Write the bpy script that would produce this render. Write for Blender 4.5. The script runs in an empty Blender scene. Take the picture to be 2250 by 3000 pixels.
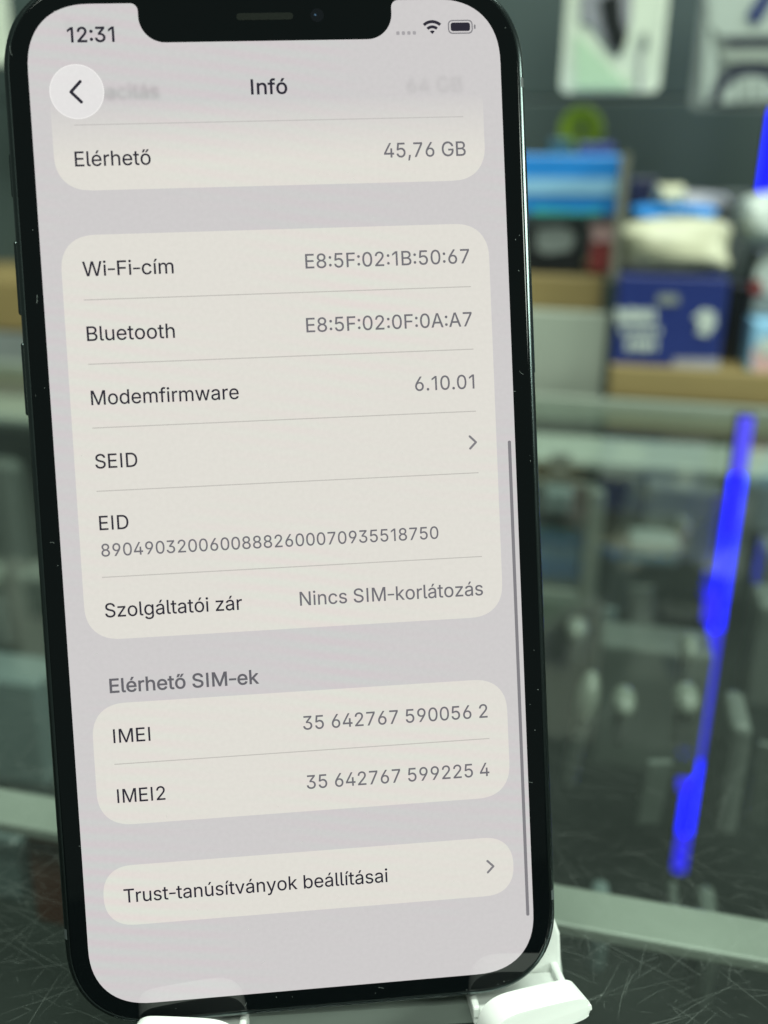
import bpy, bmesh, math, random
import numpy as np
from mathutils import Vector, Matrix
from mathutils.geometry import delaunay_2d_cdt
random.seed(7)
C = bpy.context.scene.collection
SC = bpy.context.scene

# ------------------------------------------------------------------ camera
FPX, CX, CY = 2700.0, 1125.0, 1500.0            # focal length in photo pixels (2250 x 3000)
CAM_H = 0.122                                   # camera height over the counter glass
_dn = np.array([-105.0, 7500.0, 2700.0]); _dn /= np.linalg.norm(_dn)
_Z = -_dn
_fw = np.array([0, 0, 1.0]) - _dn * _dn[2]; _fw /= np.linalg.norm(_fw)
_rt = np.cross(_fw, _Z); _rt *= np.sign(_rt[0]) / np.linalg.norm(_rt)
_a = math.radians(-13)
_X = math.cos(_a) * _rt + math.sin(_a) * _fw
_Y = np.cross(_Z, _X); _Y *= np.sign(_Y @ _fw)
M = np.stack([_X, _Y, _Z])                      # optical axes -> world axes
CAM = np.array([0, 0, CAM_H])
cam = bpy.data.cameras.new('camera'); camo = bpy.data.objects.new('camera', cam); C.objects.link(camo)
cx_, cy_, cz_ = M @ [1, 0, 0], M @ [0, -1, 0], M @ [0, 0, -1]
camo.matrix_world = Matrix([[cx_[i], cy_[i], cz_[i], CAM[i]] for i in range(3)] + [[0, 0, 0, 1]])
cam.sensor_fit = 'VERTICAL'; cam.sensor_height = 36; cam.lens = FPX / 3000 * 36
cam.clip_start = 0.005; cam.clip_end = 60
cam.dof.use_dof = True; cam.dof.focus_distance = 0.133; cam.dof.aperture_fstop = cam.lens / 3.3
SC.camera = camo

# ------------------------------------------------------------------ world and lamps
w = bpy.data.worlds.new('World'); SC.world = w; w.use_nodes = True
w.node_tree.nodes['Background'].inputs[0].default_value = (0.80, 1.0, 0.86, 1)
w.node_tree.nodes['Background'].inputs[1].default_value = 0.13
def area_lamp(loc, target, sx, sy, power, col=(0.89, 1.0, 0.88)):
    l = bpy.data.lights.new('area_lamp', 'AREA'); l.shape = 'RECTANGLE'; l.size = sx; l.size_y = sy
    l.energy = power; l.color = col
    o = bpy.data.objects.new('area_lamp', l); C.objects.link(o); o.location = loc
    o.rotation_euler = (Vector(target) - Vector(loc)).to_track_quat('-Z', 'Y').to_euler()
area_lamp((0.15, 0.12, 1.7), (0.1, 0.2, 0), 1.5, 0.35, 36)
area_lamp((0.2, -1.15, 2.0), (0.1, 0.3, 0), 1.6, 0.5, 34)
area_lamp((2.2, -0.3, 1.2), (0.0, 0.1, 0), 1.6, 0.5, 42)  # added lamp off to the right, for the highlight along the phone frame
SC.view_settings.view_transform = 'Standard'; SC.view_settings.look = 'None'
SC.view_settings.exposure = 0; SC.view_settings.gamma = 1
SC.cycles.transparent_max_bounces = 24

# ------------------------------------------------------------------ helpers
def tag(o, label=None, cat=None, group=None, kind=None):
    for k, v in (('label', label), ('category', cat), ('group', group), ('kind', kind)):
        if v: o[k] = v
    return o
def empty(name, mat=None, **kw):
    o = bpy.data.objects.new(name, None); C.objects.link(o); o.empty_display_size = 0.01
    if mat is not None: o.matrix_world = mat
    return tag(o, **kw)
def link(name, me, m=None, parent=None, **kw):
    o = bpy.data.objects.new(name, me); C.objects.link(o)
    if m: me.materials.clear(); me.materials.append(m)
    if parent: o.parent = parent
    return tag(o, **kw)
def from_bm(name, bm, m=None, parent=None, smooth=False, **kw):
    me = bpy.data.meshes.new(name); bmesh.ops.recalc_face_normals(bm, faces=bm.faces)
    if smooth:
        for f in bm.faces: f.smooth = True
    bm.to_mesh(me); bm.free()
    if smooth: me.set_sharp_from_angle(angle=math.radians(32))
    return link(name, me, m, parent, **kw)
def lin(c):
    return tuple(((v / 255) / 12.92 if v / 255 <= 0.04045 else ((v / 255 + 0.055) / 1.055) ** 2.4) for v in c)
def NT(name):
    m = bpy.data.materials.new(name); m.use_nodes = True; t = m.node_tree
    return m, t, t.nodes['Principled BSDF']
def mat(name, col, rough=0.5, metal=0.0, spec=0.5, var=0.12, scale=60, bump=0.0, emis=None, es=0, coat=0):
    """principled with a little procedural unevenness in colour and gloss"""
    m, t, b = NT(name)
    n = t.nodes.new('ShaderNodeTexNoise'); n.inputs['Scale'].default_value = scale; n.inputs['Detail'].default_value = 5
    tc = t.nodes.new('ShaderNodeTexCoord'); t.links.new(tc.outputs['Object'], n.inputs['Vector'])
    r = t.nodes.new('ShaderNodeMix'); r.data_type = 'RGBA'
    r.inputs['A'].default_value = (*[c * (1 - var) for c in col], 1); r.inputs['B'].default_value = (*[min(1, c * (1 + var)) for c in col], 1)
    t.links.new(n.outputs['Fac'], r.inputs['Factor']); t.links.new(r.outputs['Result'], b.inputs['Base Color'])
    b.inputs['Roughness'].default_value = rough; b.inputs['Metallic'].default_value = metal
    b.inputs['Specular IOR Level'].default_value = spec; b.inputs['Coat Weight'].default_value = coat
    b.inputs['Coat Roughness'].default_value = 0.05
    if bump:
        bp = t.nodes.new('ShaderNodeBump'); bp.inputs['Strength'].default_value = bump; bp.inputs['Distance'].default_value = 0.0005
        t.links.new(n.outputs['Fac'], bp.inputs['Height']); t.links.new(bp.outputs['Normal'], b.inputs['Normal'])
    if emis:
        b.inputs['Emission Color'].default_value = (*emis, 1); b.inputs['Emission Strength'].default_value = es
    return m
def archglass(name, tint, rough=0.0, ior=1.5, under=None):
    m, t, b = NT(name); t.nodes.remove(b)
    tr = t.nodes.new('ShaderNodeBsdfTransparent'); tr.inputs[0].default_value = (*tint, 1)
    gl = t.nodes.new('ShaderNodeBsdfGlossy'); gl.inputs['Roughness'].default_value = rough
    fr = t.nodes.new('ShaderNodeFresnel'); ge = t.nodes.new('ShaderNodeNewGeometry'); mi = t.nodes.new('ShaderNodeMapRange')
    mi.inputs[3].default_value = ior; mi.inputs[4].default_value = under or 1 / ior        # same sheet-glass reflection on both faces
    t.links.new(ge.outputs['Backfacing'], mi.inputs[0]); t.links.new(mi.outputs[0], fr.inputs[0])
    mx = t.nodes.new('ShaderNodeMixShader')
    t.links.new(fr.outputs[0], mx.inputs[0]); t.links.new(tr.outputs[0], mx.inputs[1]); t.links.new(gl.outputs[0], mx.inputs[2])
    t.links.new(mx.outputs[0], t.nodes['Material Output'].inputs[0]); return m
def ray(px, py):
    d = M @ np.array([(px - CX) / FPX, (py - CY) / FPX, 1.0]); return d
def at_y(px, py, Y):
    d = ray(px, py); k = Y / d[1]; return Vector(CAM + d * k)
def at_z(px, py, Z):
    d = ray(px, py); k = (Z - CAM_H) / d[2]; return Vector(CAM + d * k)
def box_bm(x0, x1, y0, y1, z0, z1, bev=0.0, seg=2, bm=None):
    own = bmesh.new()
    bmesh.ops.create_cube(own, size=1)
    for v in own.verts:
        v.co = Vector(((x0 + x1) / 2 + v.co.x * (x1 - x0), (y0 + y1) / 2 + v.co.y * (y1 - y0), (z0 + z1) / 2 + v.co.z * (z1 - z0)))
    if bev: bmesh.ops.bevel(own, geom=own.edges[:], offset=bev, segments=seg, affect='EDGES', profile=0.5)
    if bm is None: return own
    me = bpy.data.meshes.new('t'); own.to_mesh(me); own.free(); bm.from_mesh(me); bpy.data.meshes.remove(me); return bm
def rrect(x0, x1, y0, y1, r, n=14, e=1.15, p=2.35):
    """rounded rectangle outline (counter-clockwise) with continuous corners"""
    r = min(r * e, (x1 - x0) / 2, (y1 - y0) / 2); pts = []
    for (cx, cy, q) in ((x1 - r, y1 - r, 0), (x0 + r, y1 - r, 1), (x0 + r, y0 + r, 2), (x1 - r, y0 + r, 3)):
        for i in range(n + 1):
            a = math.pi / 2 * (q + i / n); c, s = math.cos(a), math.sin(a)
            pts.append((cx + r * math.copysign(abs(c) ** (2 / p), c), cy + r * math.copysign(abs(s) ** (2 / p), s)))
    return pts
def flat(pts, z, bm=None):
    bm = bm or bmesh.new()
    bm.faces.new([bm.verts.new((x, y, z)) for x, y in pts]); return bm
def loft(rings, cap0=True, cap1=True):
    bm = bmesh.new(); V = [[bm.verts.new(p) for p in r] for r in rings]; n = len(rings[0])
    for a, b in zip(V, V[1:]):
        for i in range(n): bm.faces.new((a[i], a[(i + 1) % n], b[(i + 1) % n], b[i]))
    if cap0: bm.faces.new(V[0][::-1])
    if cap1: bm.faces.new(V[-1])
    return bm
def prism(pts, z0, z1, bev=0, seg=3):
    bm = bmesh.new(); a = [bm.verts.new((x, y, z0)) for x, y in pts]; b = [bm.verts.new((x, y, z1)) for x, y in pts]; n = len(pts)
    f0 = bm.faces.new(a[::-1]); f1 = bm.faces.new(b)
    for i in range(n): bm.faces.new((a[i], a[(i + 1) % n], b[(i + 1) % n], b[i]))
    if bev:
        bm.edges.ensure_lookup_table()
        bmesh.ops.bevel(bm, geom=list(set(f0.edges[:] + f1.edges[:])), offset=bev, segments=seg, affect='EDGES', profile=0.5)
    return bm
mm = 0.001

# ------------------------------------------------------------------ lettering (outlines of the letters, thousandths of the size)
GLYPH = {
",":[188,[[53,-119,38,-119,48,-56,58,8,68,71,91,71,114,71,137,71,119,8,102,-56,84,-119,69,-119]]],
"-":[453,[[263,244,337,244,337,226,337,207,337,188,263,188,188,188,114,188,114,207,114,226,114,244,188,244]]],
".":[188,[[108,-4,95,-4,83,-4,72,0,63,9,54,18,50,28,50,41,50,54,54,65,63,73,72,82,83,87,95,87,108,87,119,82,128,73,137,65,141,54,141,41,141,28,137,18,128,9,119,0]]],
"0":[453,[[264,-7,227,-7,189,-7,157,3,130,24,103,45,83,74,69,113,55,152,48,199,48,254,48,309,55,356,69,395,83,434,104,464,130,484,157,505,189,516,227,516,264,516,296,505,323,484,350,464,370,434,384,395,398,356,405,309,405,254,405,199,398,152,384,113,370,74,350,45,323,24,297,3],[202,50,227,50,252,50,273,58,290,74,308,90,321,113,330,144,339,174,344,211,344,254,344,297,339,334,330,365,321,395,308,419,290,435,273,451,252,460,227,460,202,460,180,451,163,435,146,419,132,395,123,365,114,334,109,297,109,254,109,211,114,174,123,144,132,113,146,90,163,74,180,58]]],
"1":[453,[[181,0,76,0,76,18,76,36,76,55,181,55,286,55,391,55,391,36,391,18,391,0,286,0],[250,509,276,509,276,339,276,170,276,0,255,0,234,0,212,0,212,149,212,299,212,448,211,448,210,448,209,448,168,418,127,388,86,358,86,381,86,404,86,427,123,454,161,481,198,509,224,509]]],
"2":[453,[[172,0,64,0,64,16,64,32,64,47,121,108,177,168,234,229,254,249,270,267,282,282,295,298,304,313,311,327,317,341,320,356,320,371,320,390,316,405,308,419,299,432,288,442,273,449,259,456,242,460,224,460,204,460,187,456,172,447,158,439,147,428,139,413,131,399,127,382,127,362,107,362,86,362,66,362,66,392,72,419,86,442,100,465,119,483,143,496,167,509,194,516,225,516,255,516,282,509,306,497,329,484,348,467,361,445,374,424,381,399,381,372,381,354,378,335,371,318,364,300,353,280,336,259,319,237,296,211,267,180,229,140,191,100,153,60,153,59,153,58,153,57,231,57,310,57,389,57,389,38,389,19,389,0,281,0]]],
"3":[453,[[252,-7,218,-7,187,-7,158,-1,133,10,107,21,86,37,70,57,54,78,46,103,44,132,66,132,87,132,109,132,111,114,117,99,126,87,136,75,149,65,165,59,181,53,199,50,219,50,239,50,258,53,275,61,292,68,305,79,315,93,324,107,329,124,329,145,329,163,325,181,316,196,307,212,293,224,275,234,256,243,231,248,201,248,186,248,172,248,157,248,157,265,157,282,157,299,200,349,244,399,288,448,288,450,288,451,288,452,215,452,142,452,70,452,70,471,70,490,70,509,171,509,272,509,372,509,372,493,372,477,372,461,319,400,265,339,211,278,211,282,211,285,211,289,249,293,281,288,308,276,335,263,356,246,371,222,386,199,393,173,393,145,393,115,385,89,370,66,355,43,335,25,309,12,282,0]]],
"4":[453,[[164,105,40,105,40,123,40,141,40,158,109,275,178,392,247,509,268,509,289,509,311,509,243,394,176,280,109,166,109,165,109,164,109,163,210,163,312,163,413,163,413,144,413,125,413,105,289,105],[302,0,282,0,282,40,282,81,282,121,282,130,282,138,282,146,282,203,282,260,282,318,302,318,322,318,343,318,343,212,343,106,343,0,322,0]]],
"5":[453,[[254,-7,221,-7,191,-7,164,-1,140,11,116,23,97,39,83,60,69,81,61,104,60,130,81,130,101,130,122,130,124,115,129,101,138,89,147,77,159,67,173,60,188,53,204,50,221,50,242,50,260,55,276,64,292,74,305,87,314,104,323,121,328,141,328,162,328,184,323,204,314,221,304,238,291,252,275,262,258,272,239,277,218,277,201,277,184,274,167,268,151,263,138,255,128,246,108,248,88,250,67,253,77,338,86,423,96,509,186,509,276,509,366,509,366,490,366,471,366,452,294,452,222,452,151,452,145,402,139,352,134,301,135,301,135,301,136,301,147,311,161,319,178,325,194,331,211,334,229,334,253,334,274,329,294,321,313,313,331,301,345,285,359,270,371,252,379,231,387,210,391,188,391,163,391,130,384,101,369,76,354,50,334,30,309,15,283,1]]],
"6":[453,[[258,-7,226,-7,195,-7,167,0,142,15,118,29,98,49,84,74,71,100,64,129,64,162,64,186,69,212,80,239,91,266,110,300,137,340,176,396,214,453,252,509,276,509,299,509,322,509,265,426,208,344,151,261,149,261,147,261,145,261,150,271,157,280,165,288,174,296,184,302,196,307,207,312,221,314,235,314,266,314,293,308,316,295,339,282,357,263,370,240,382,216,389,189,389,157,389,125,382,97,368,73,354,48,334,28,310,14,286,0],[207,48,226,48,246,48,264,53,279,63,294,72,306,85,314,101,323,118,327,136,327,157,327,178,323,197,314,213,306,230,294,242,279,251,264,261,246,265,226,265,207,265,189,261,174,252,159,243,147,230,138,214,129,198,125,179,125,158,125,137,129,118,138,102,147,85,159,72,174,63,189,53]]],
"7":[453,[[120,0,97,0,172,149,248,299,323,448,323,450,323,451,323,452,236,452,149,452,62,452,62,471,62,490,62,509,172,509,281,509,391,509,391,489,391,469,391,449,315,299,240,150,165,0,142,0]]],
"8":[453,[[260,-7,226,-7,192,-7,162,-1,136,11,109,24,89,40,74,62,59,83,52,108,52,135,52,157,56,177,65,195,74,213,86,229,101,241,116,253,133,261,153,265,153,265,153,266,153,267,128,273,108,287,93,308,78,329,70,353,70,380,70,406,77,429,90,450,104,470,122,486,146,498,169,510,196,516,226,516,256,516,283,510,306,498,329,486,348,470,361,450,375,429,382,406,382,380,382,353,374,329,359,308,344,287,325,273,300,267,300,266,300,265,300,265,319,261,336,253,351,241,366,229,378,213,387,195,396,177,401,157,401,135,401,108,393,83,378,62,364,40,343,24,317,11,291,-1],[204,49,226,49,249,49,268,53,285,60,301,68,314,78,323,91,332,105,337,121,337,139,337,158,332,174,322,189,313,203,300,214,283,223,266,231,247,235,226,235,205,235,186,231,169,223,152,214,139,203,130,189,120,174,115,158,115,139,115,121,120,105,129,91,138,78,151,68,167,60,184,53],[208,290,226,290,244,290,260,293,274,300,288,307,299,318,307,330,315,343,319,358,319,376,319,393,315,407,308,420,300,433,289,443,275,449,261,456,245,460,226,460,208,460,191,456,177,449,163,443,152,433,145,420,137,407,133,393,133,376,133,358,137,343,145,330,152,318,163,307,178,300,192,293]]],
"9":[453,[[195,516,226,516,258,516,286,508,310,494,335,480,354,460,368,434,382,409,389,380,389,347,389,323,383,297,373,270,362,243,343,209,315,168,277,112,239,56,200,0,177,0,154,0,130,0,187,83,244,165,301,248,303,248,305,248,307,248,303,238,296,229,287,221,279,213,269,207,257,202,245,197,232,195,218,195,187,195,160,201,137,214,114,227,96,245,83,269,70,292,64,320,64,352,64,384,71,412,85,436,99,461,118,480,143,494,167,508],[246,460,226,460,207,460,189,456,174,446,159,437,147,424,138,407,130,391,125,372,125,352,125,330,130,312,138,295,147,279,159,266,174,257,189,248,207,243,226,243,246,243,263,248,279,257,294,266,306,279,314,295,323,311,327,330,327,350,327,372,323,391,314,407,306,424,294,437,279,446,264,456]]],
":":[188,[[108,-4,95,-4,83,-4,72,0,63,9,54,18,50,28,50,41,50,54,54,65,63,73,72,82,83,87,95,87,108,87,119,82,128,73,137,65,141,54,141,41,141,28,137,18,128,9,119,0],[108,271,95,271,83,271,72,275,63,284,54,293,50,304,50,316,50,329,54,340,63,349,72,357,83,362,95,362,108,362,119,357,128,349,137,340,141,329,141,316,141,304,137,293,128,284,119,275]]],
"A":[480,[[39,0,16,0,78,170,140,339,201,509,226,509,251,509,276,509,338,339,401,170,463,0,440,0,418,0,395,0,359,101,323,202,287,302,281,321,273,344,264,372,255,400,245,435,232,478,236,478,241,478,245,478,233,435,222,399,213,371,204,343,196,320,191,302,155,202,120,101,85,0,62,0],[197,142,110,142,110,161,110,180,110,199,197,199,283,199,370,199,370,180,370,161,370,142,283,142]]],
"B":[456,[[122,0,60,0,60,170,60,339,60,509,120,509,181,509,241,509,276,509,306,503,329,491,352,479,369,462,381,442,392,422,398,399,398,374,398,352,394,334,387,320,379,306,369,294,356,286,344,277,330,271,315,267,315,265,315,264,315,262,331,261,347,255,363,245,379,235,392,221,402,203,413,185,418,163,418,136,418,111,412,87,400,67,388,46,370,30,344,18,319,6,287,0,247,0,184,0],[125,115,125,57,165,57,205,57,245,57,284,57,313,65,330,80,347,95,355,114,355,137,355,154,351,170,342,184,334,198,321,209,306,218,290,227,271,231,248,231,207,231,166,231,125,231,125,173],[125,341,125,285,162,285,200,285,238,285,257,285,273,289,288,296,303,303,315,313,323,326,332,339,336,355,336,372,336,395,328,414,313,429,297,444,273,452,240,452,202,452,163,452,125,452,125,396]]],
"D":[502,[[271,0,219,0,178,0,137,0,96,0,96,19,96,38,96,57,136,57,175,57,215,57,256,57,291,65,318,81,345,97,366,119,379,149,392,179,399,214,399,255,399,296,392,331,379,361,366,390,346,412,320,428,293,444,260,452,221,452,178,452,136,452,93,452,93,471,93,490,93,509,137,509,181,509,225,509,275,509,317,499,353,478,388,458,415,429,433,391,452,353,462,308,462,255,462,202,452,157,433,119,414,81,387,51,351,31,314,10],[103,509,125,509,125,339,125,170,125,0,103,0,82,0,60,0,60,170,60,339,60,509,82,509]]],
"E":[418,[[165,0,60,0,60,170,60,339,60,509,164,509,268,509,372,509,372,490,372,471,372,452,290,452,207,452,125,452,125,396,125,341,125,286,202,286,278,286,355,286,355,267,355,248,355,229,278,229,202,229,125,229,125,172,125,114,125,57,208,57,292,57,375,57,375,38,375,19,375,0,270,0]]],
"F":[410,[[82,0,60,0,60,170,60,339,60,509,163,509,266,509,369,509,369,490,369,471,369,452,288,452,206,452,125,452,125,394,125,336,125,278,198,278,272,278,346,278,346,259,346,240,346,221,272,221,198,221,125,221,125,147,125,74,125,0,103,0]]],
"G":[520,[[309,-7,269,-7,223,-7,184,4,149,25,115,46,88,77,69,116,50,155,40,201,40,254,40,308,50,354,69,393,88,432,115,462,149,484,183,505,221,516,265,516,292,516,317,512,340,504,364,496,385,484,403,469,422,454,437,437,449,416,461,396,470,373,474,349,452,349,430,349,408,349,403,365,396,380,387,393,379,406,368,417,356,427,344,436,330,444,315,448,300,453,283,456,265,456,235,456,208,448,183,432,159,417,139,394,125,364,111,334,103,297,103,254,103,211,111,175,125,145,140,115,159,92,184,76,209,61,237,53,269,53,297,53,323,59,345,71,367,83,384,101,396,123,409,146,415,172,415,202,421,201,428,200,434,199,384,199,333,199,283,199,283,218,283,237,283,256,348,256,413,256,478,256,478,237,478,219,478,200,478,158,469,122,451,91,433,60,408,36,377,19,345,2]]],
"I":[300,[[111,0,31,0,31,19,31,38,31,57,60,57,89,57,118,57,118,189,118,320,118,452,89,452,60,452,31,452,31,471,31,490,31,509,111,509,190,509,269,509,269,490,269,471,269,452,240,452,212,452,183,452,183,320,183,189,183,57,212,57,240,57,269,57,269,38,269,19,269,0,190,0]]],
"K":[467,[[146,189,104,145,104,169,104,193,104,216,116,232,128,247,139,261,151,275,162,290,174,303,187,317,199,331,212,344,262,399,313,454,364,509,392,509,420,509,448,509,376,431,304,353,231,276,230,276,229,276,228,276,187,233],[82,0,60,0,60,170,60,339,60,509,82,509,103,509,125,509,125,451,125,392,125,334,124,298,124,261,124,225,124,214,124,204,125,193,125,129,125,64,125,0,103,0],[398,0,372,0,311,86,249,173,188,259,201,276,215,293,228,309,302,206,375,103,449,0,423,0]]],
"M":[628,[[81,0,60,0,60,170,60,339,60,509,91,509,121,509,152,509,193,402,235,294,277,187,280,180,284,170,287,159,291,148,295,136,299,123,303,110,307,97,311,84,315,71,319,59,322,49,317,49,312,49,307,49,310,59,314,70,318,83,322,95,326,108,330,121,334,134,338,147,342,158,346,170,349,179,352,187,394,294,435,402,476,509,507,509,537,509,568,509,568,339,568,170,568,0,547,0,525,0,504,0,504,97,504,194,504,291,504,302,504,314,504,327,505,340,505,354,505,369,505,383,506,398,506,413,506,428,507,443,507,457,509,457,511,457,513,457,508,441,503,426,498,409,492,393,487,378,482,363,477,348,472,334,467,322,463,309,459,299,456,291,418,194,380,97,342,0,323,0,305,0,286,0,248,97,209,194,170,291,167,299,163,309,159,321,155,333,150,346,145,361,140,376,135,391,129,408,124,424,118,441,112,457,114,457,117,457,119,457,119,444,120,431,120,416,120,401,121,387,121,372,121,357,121,342,122,328,122,315,122,302,122,291,122,194,122,97,122,0,101,0]]],
"N":[523,[[82,0,60,0,60,170,60,339,60,509,85,509,111,509,136,509,205,400,274,291,343,183,349,174,355,164,363,151,370,138,379,123,388,107,396,90,405,73,414,55,411,55,408,54,405,54,403,72,401,90,401,108,400,126,399,142,399,157,399,172,399,185,399,195,399,300,399,404,399,509,420,509,442,509,463,509,463,339,463,170,463,0,438,0,412,0,387,0,325,97,264,193,202,290,194,303,186,316,177,331,169,345,159,362,148,381,137,400,123,424,108,452,111,453,115,453,119,454,120,428,121,405,122,384,123,362,124,344,124,328,125,312,125,300,125,291,125,194,125,97,125,0,103,0]]],
"S":[446,[[263,-9,224,-9,187,-9,155,-3,128,9,100,21,79,38,64,60,49,82,40,107,38,137,60,137,82,137,104,137,106,117,112,101,123,88,134,75,149,65,166,59,184,52,203,49,224,49,247,49,268,53,286,60,304,68,319,78,329,92,340,105,346,121,346,139,346,155,341,169,332,179,323,189,311,198,296,205,281,211,264,217,245,222,224,228,204,234,184,239,142,251,109,268,86,289,63,311,52,339,52,372,52,401,60,426,75,448,90,469,111,486,138,498,164,510,194,516,227,516,261,516,290,510,316,498,342,486,362,469,377,449,392,428,400,404,401,378,380,378,358,378,337,378,335,403,323,423,302,437,281,451,256,459,225,459,203,459,184,455,167,448,151,441,138,431,129,418,120,406,115,391,115,376,115,358,120,344,131,334,142,323,154,314,169,308,184,302,199,297,212,293,230,289,247,284,264,279,279,275,295,270,312,264,328,257,344,248,359,238,373,227,385,214,395,198,404,181,408,162,408,139,408,111,401,86,386,64,372,41,351,24,323,11,296,-2]]],
"T":[448,[[85,452,32,452,32,471,32,490,32,509,160,509,288,509,417,509,417,490,417,471,417,452,363,452,310,452,257,452,257,301,257,151,257,0,235,0,214,0,193,0,193,151,193,301,193,452,139,452]]],
"W":[686,[[180,0,155,0,109,170,63,339,16,509,38,509,60,509,82,509,109,404,136,300,163,196,168,179,172,163,175,145,179,128,183,111,187,94,190,76,194,58,197,40,194,40,192,40,189,40,193,58,196,76,200,94,203,111,207,128,211,145,215,163,220,179,224,196,251,300,279,404,306,509,331,509,355,509,380,509,407,404,434,300,462,196,466,179,470,163,474,145,478,128,482,111,486,94,490,76,494,58,497,40,494,40,491,40,488,40,492,58,495,76,499,94,502,111,506,128,510,145,515,163,519,179,523,196,550,300,576,404,603,509,625,509,647,509,670,509,623,339,577,170,530,0,505,0,480,0,455,0,426,108,397,215,368,323,362,344,357,367,351,391,346,416,341,444,336,475,341,475,345,475,350,475,345,445,340,419,335,395,330,371,324,347,318,323,289,215,260,108,230,0,205,0]]],
"a":[389,[[182,-9,160,-9,136,-9,114,-4,94,5,75,14,59,27,48,45,36,62,30,83,30,108,30,130,35,147,43,161,52,175,63,185,78,193,92,201,108,207,125,211,143,215,160,218,178,220,201,223,219,225,234,227,248,228,258,231,265,235,272,239,276,245,276,255,276,255,276,256,276,257,276,272,273,286,267,297,261,308,252,316,240,322,228,328,213,331,196,331,178,331,162,328,149,322,136,317,126,309,118,301,110,292,104,283,100,274,80,280,61,285,41,291,50,314,62,332,79,346,95,360,113,369,133,375,153,381,173,384,194,384,208,384,223,383,239,379,255,376,271,370,286,360,301,351,313,338,322,320,332,303,337,280,337,251,337,168,337,84,337,0,317,0,297,0,277,0,277,17,277,35,277,52,275,52,274,52,272,52,268,43,261,34,252,25,243,15,230,7,215,1,200,-5],[155,45,170,45,193,45,212,50,228,59,243,68,255,79,263,93,271,107,276,122,276,138,276,155,276,173,276,190,273,187,268,184,259,182,251,180,242,178,231,176,221,174,210,172,200,171,190,170,182,169,175,168,161,166,147,163,134,159,121,154,111,148,103,139,96,131,92,119,92,105,92,92,95,81,102,72,109,63,118,57,130,52,142,48]]],
"b":[424,[[261,-8,229,-8,206,-8,187,-4,172,4,158,12,146,21,138,31,129,42,123,51,118,59,116,59,114,59,112,59,112,39,112,20,112,0,92,0,72,0,53,0,53,170,53,339,53,509,73,509,93,509,114,509,114,446,114,382,114,319,115,319,117,319,118,319,123,327,129,336,137,346,145,356,157,365,171,373,186,381,205,384,229,384,261,384,289,376,313,361,337,345,356,322,370,293,383,263,390,229,390,189,390,149,383,114,370,84,356,55,337,32,313,16,289,0],[197,47,220,47,244,47,263,53,279,66,295,78,308,95,316,117,324,138,328,162,328,189,328,216,324,240,316,261,308,282,296,299,280,311,264,324,244,330,220,330,197,330,177,324,161,312,145,300,133,284,125,263,117,242,113,217,113,189,113,161,117,136,125,115,133,94,146,77,162,65,178,53]]],
"c":[396,[[226,-8,207,-8,173,-8,143,0,117,16,91,33,71,56,56,85,41,114,34,149,34,187,34,227,41,262,56,291,71,321,91,343,117,360,143,376,173,384,207,384,226,384,243,382,260,377,276,372,292,365,305,356,319,347,330,335,340,322,350,309,357,294,362,277,342,272,322,267,303,262,300,272,296,281,290,289,285,297,278,305,270,311,262,317,253,322,242,325,232,328,220,330,207,330,182,330,161,323,145,310,129,297,116,280,108,258,100,237,96,213,96,187,96,162,100,139,108,117,116,96,129,79,145,66,161,53,182,46,207,46,220,46,232,48,243,52,253,55,263,60,271,66,279,72,286,80,292,89,297,97,301,107,304,117,324,112,343,107,363,102,358,85,351,70,341,56,332,43,320,31,306,21,293,12,277,4,261,-1,244,-6]]],
"d":[424,[[219,-8,195,-8,164,-8,136,0,111,16,87,32,68,55,55,84,41,114,34,149,34,189,34,229,41,263,55,293,69,322,88,345,112,361,136,376,164,384,196,384,219,384,238,381,253,373,268,365,279,356,287,346,296,336,302,327,306,319,308,319,309,319,311,319,311,382,311,446,311,509,331,509,351,509,372,509,372,339,372,170,372,0,352,0,332,0,313,0,313,20,313,39,313,59,311,59,309,59,307,59,302,51,295,42,287,31,278,21,267,12,252,4,238,-4],[181,47,205,47,227,47,247,53,263,65,279,77,291,94,299,115,308,136,312,161,312,189,312,217,308,242,300,263,292,284,279,300,263,312,247,324,228,330,205,330,181,330,161,324,145,311,129,299,116,282,108,261,100,240,96,216,96,189,96,162,100,138,109,117,117,95,129,78,145,66,161,53]]],
"e":[404,[[238,-8,212,-8,175,-8,143,0,117,16,90,33,70,56,56,85,41,114,34,148,34,187,34,226,41,260,55,290,69,319,89,343,115,359,141,376,171,384,205,384,226,384,246,381,266,374,285,367,303,356,319,341,335,326,348,306,357,282,366,258,371,228,371,194,371,186,371,178,371,169,272,169,174,169,75,169,75,187,75,204,75,221,163,221,250,221,338,221,329,215,319,208,310,202,310,227,306,249,298,269,290,288,278,303,263,314,247,325,228,330,205,330,182,330,163,325,146,313,130,302,118,288,109,270,100,251,96,232,96,211,96,200,96,189,96,178,96,150,101,126,110,106,120,87,134,72,151,61,168,51,189,46,212,46,228,46,241,48,254,53,266,57,277,64,285,73,294,82,301,93,306,105,325,101,345,96,365,91,359,71,349,54,335,39,321,24,303,13,283,4,262,-4]]],
"f":[254,[[154,379,228,379,228,362,228,344,228,327,154,327,80,327,6,327,6,344,6,362,6,379,80,379],[101,0,81,0,81,144,81,288,81,432,81,453,86,471,96,486,106,500,119,511,135,519,152,526,169,530,187,530,201,530,213,529,222,527,232,525,238,523,243,521,238,503,233,486,227,468,224,470,220,471,215,472,210,473,203,474,195,474,176,474,163,469,154,460,146,451,142,437,142,419,142,279,142,140,142,0,121,0]]],
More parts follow.
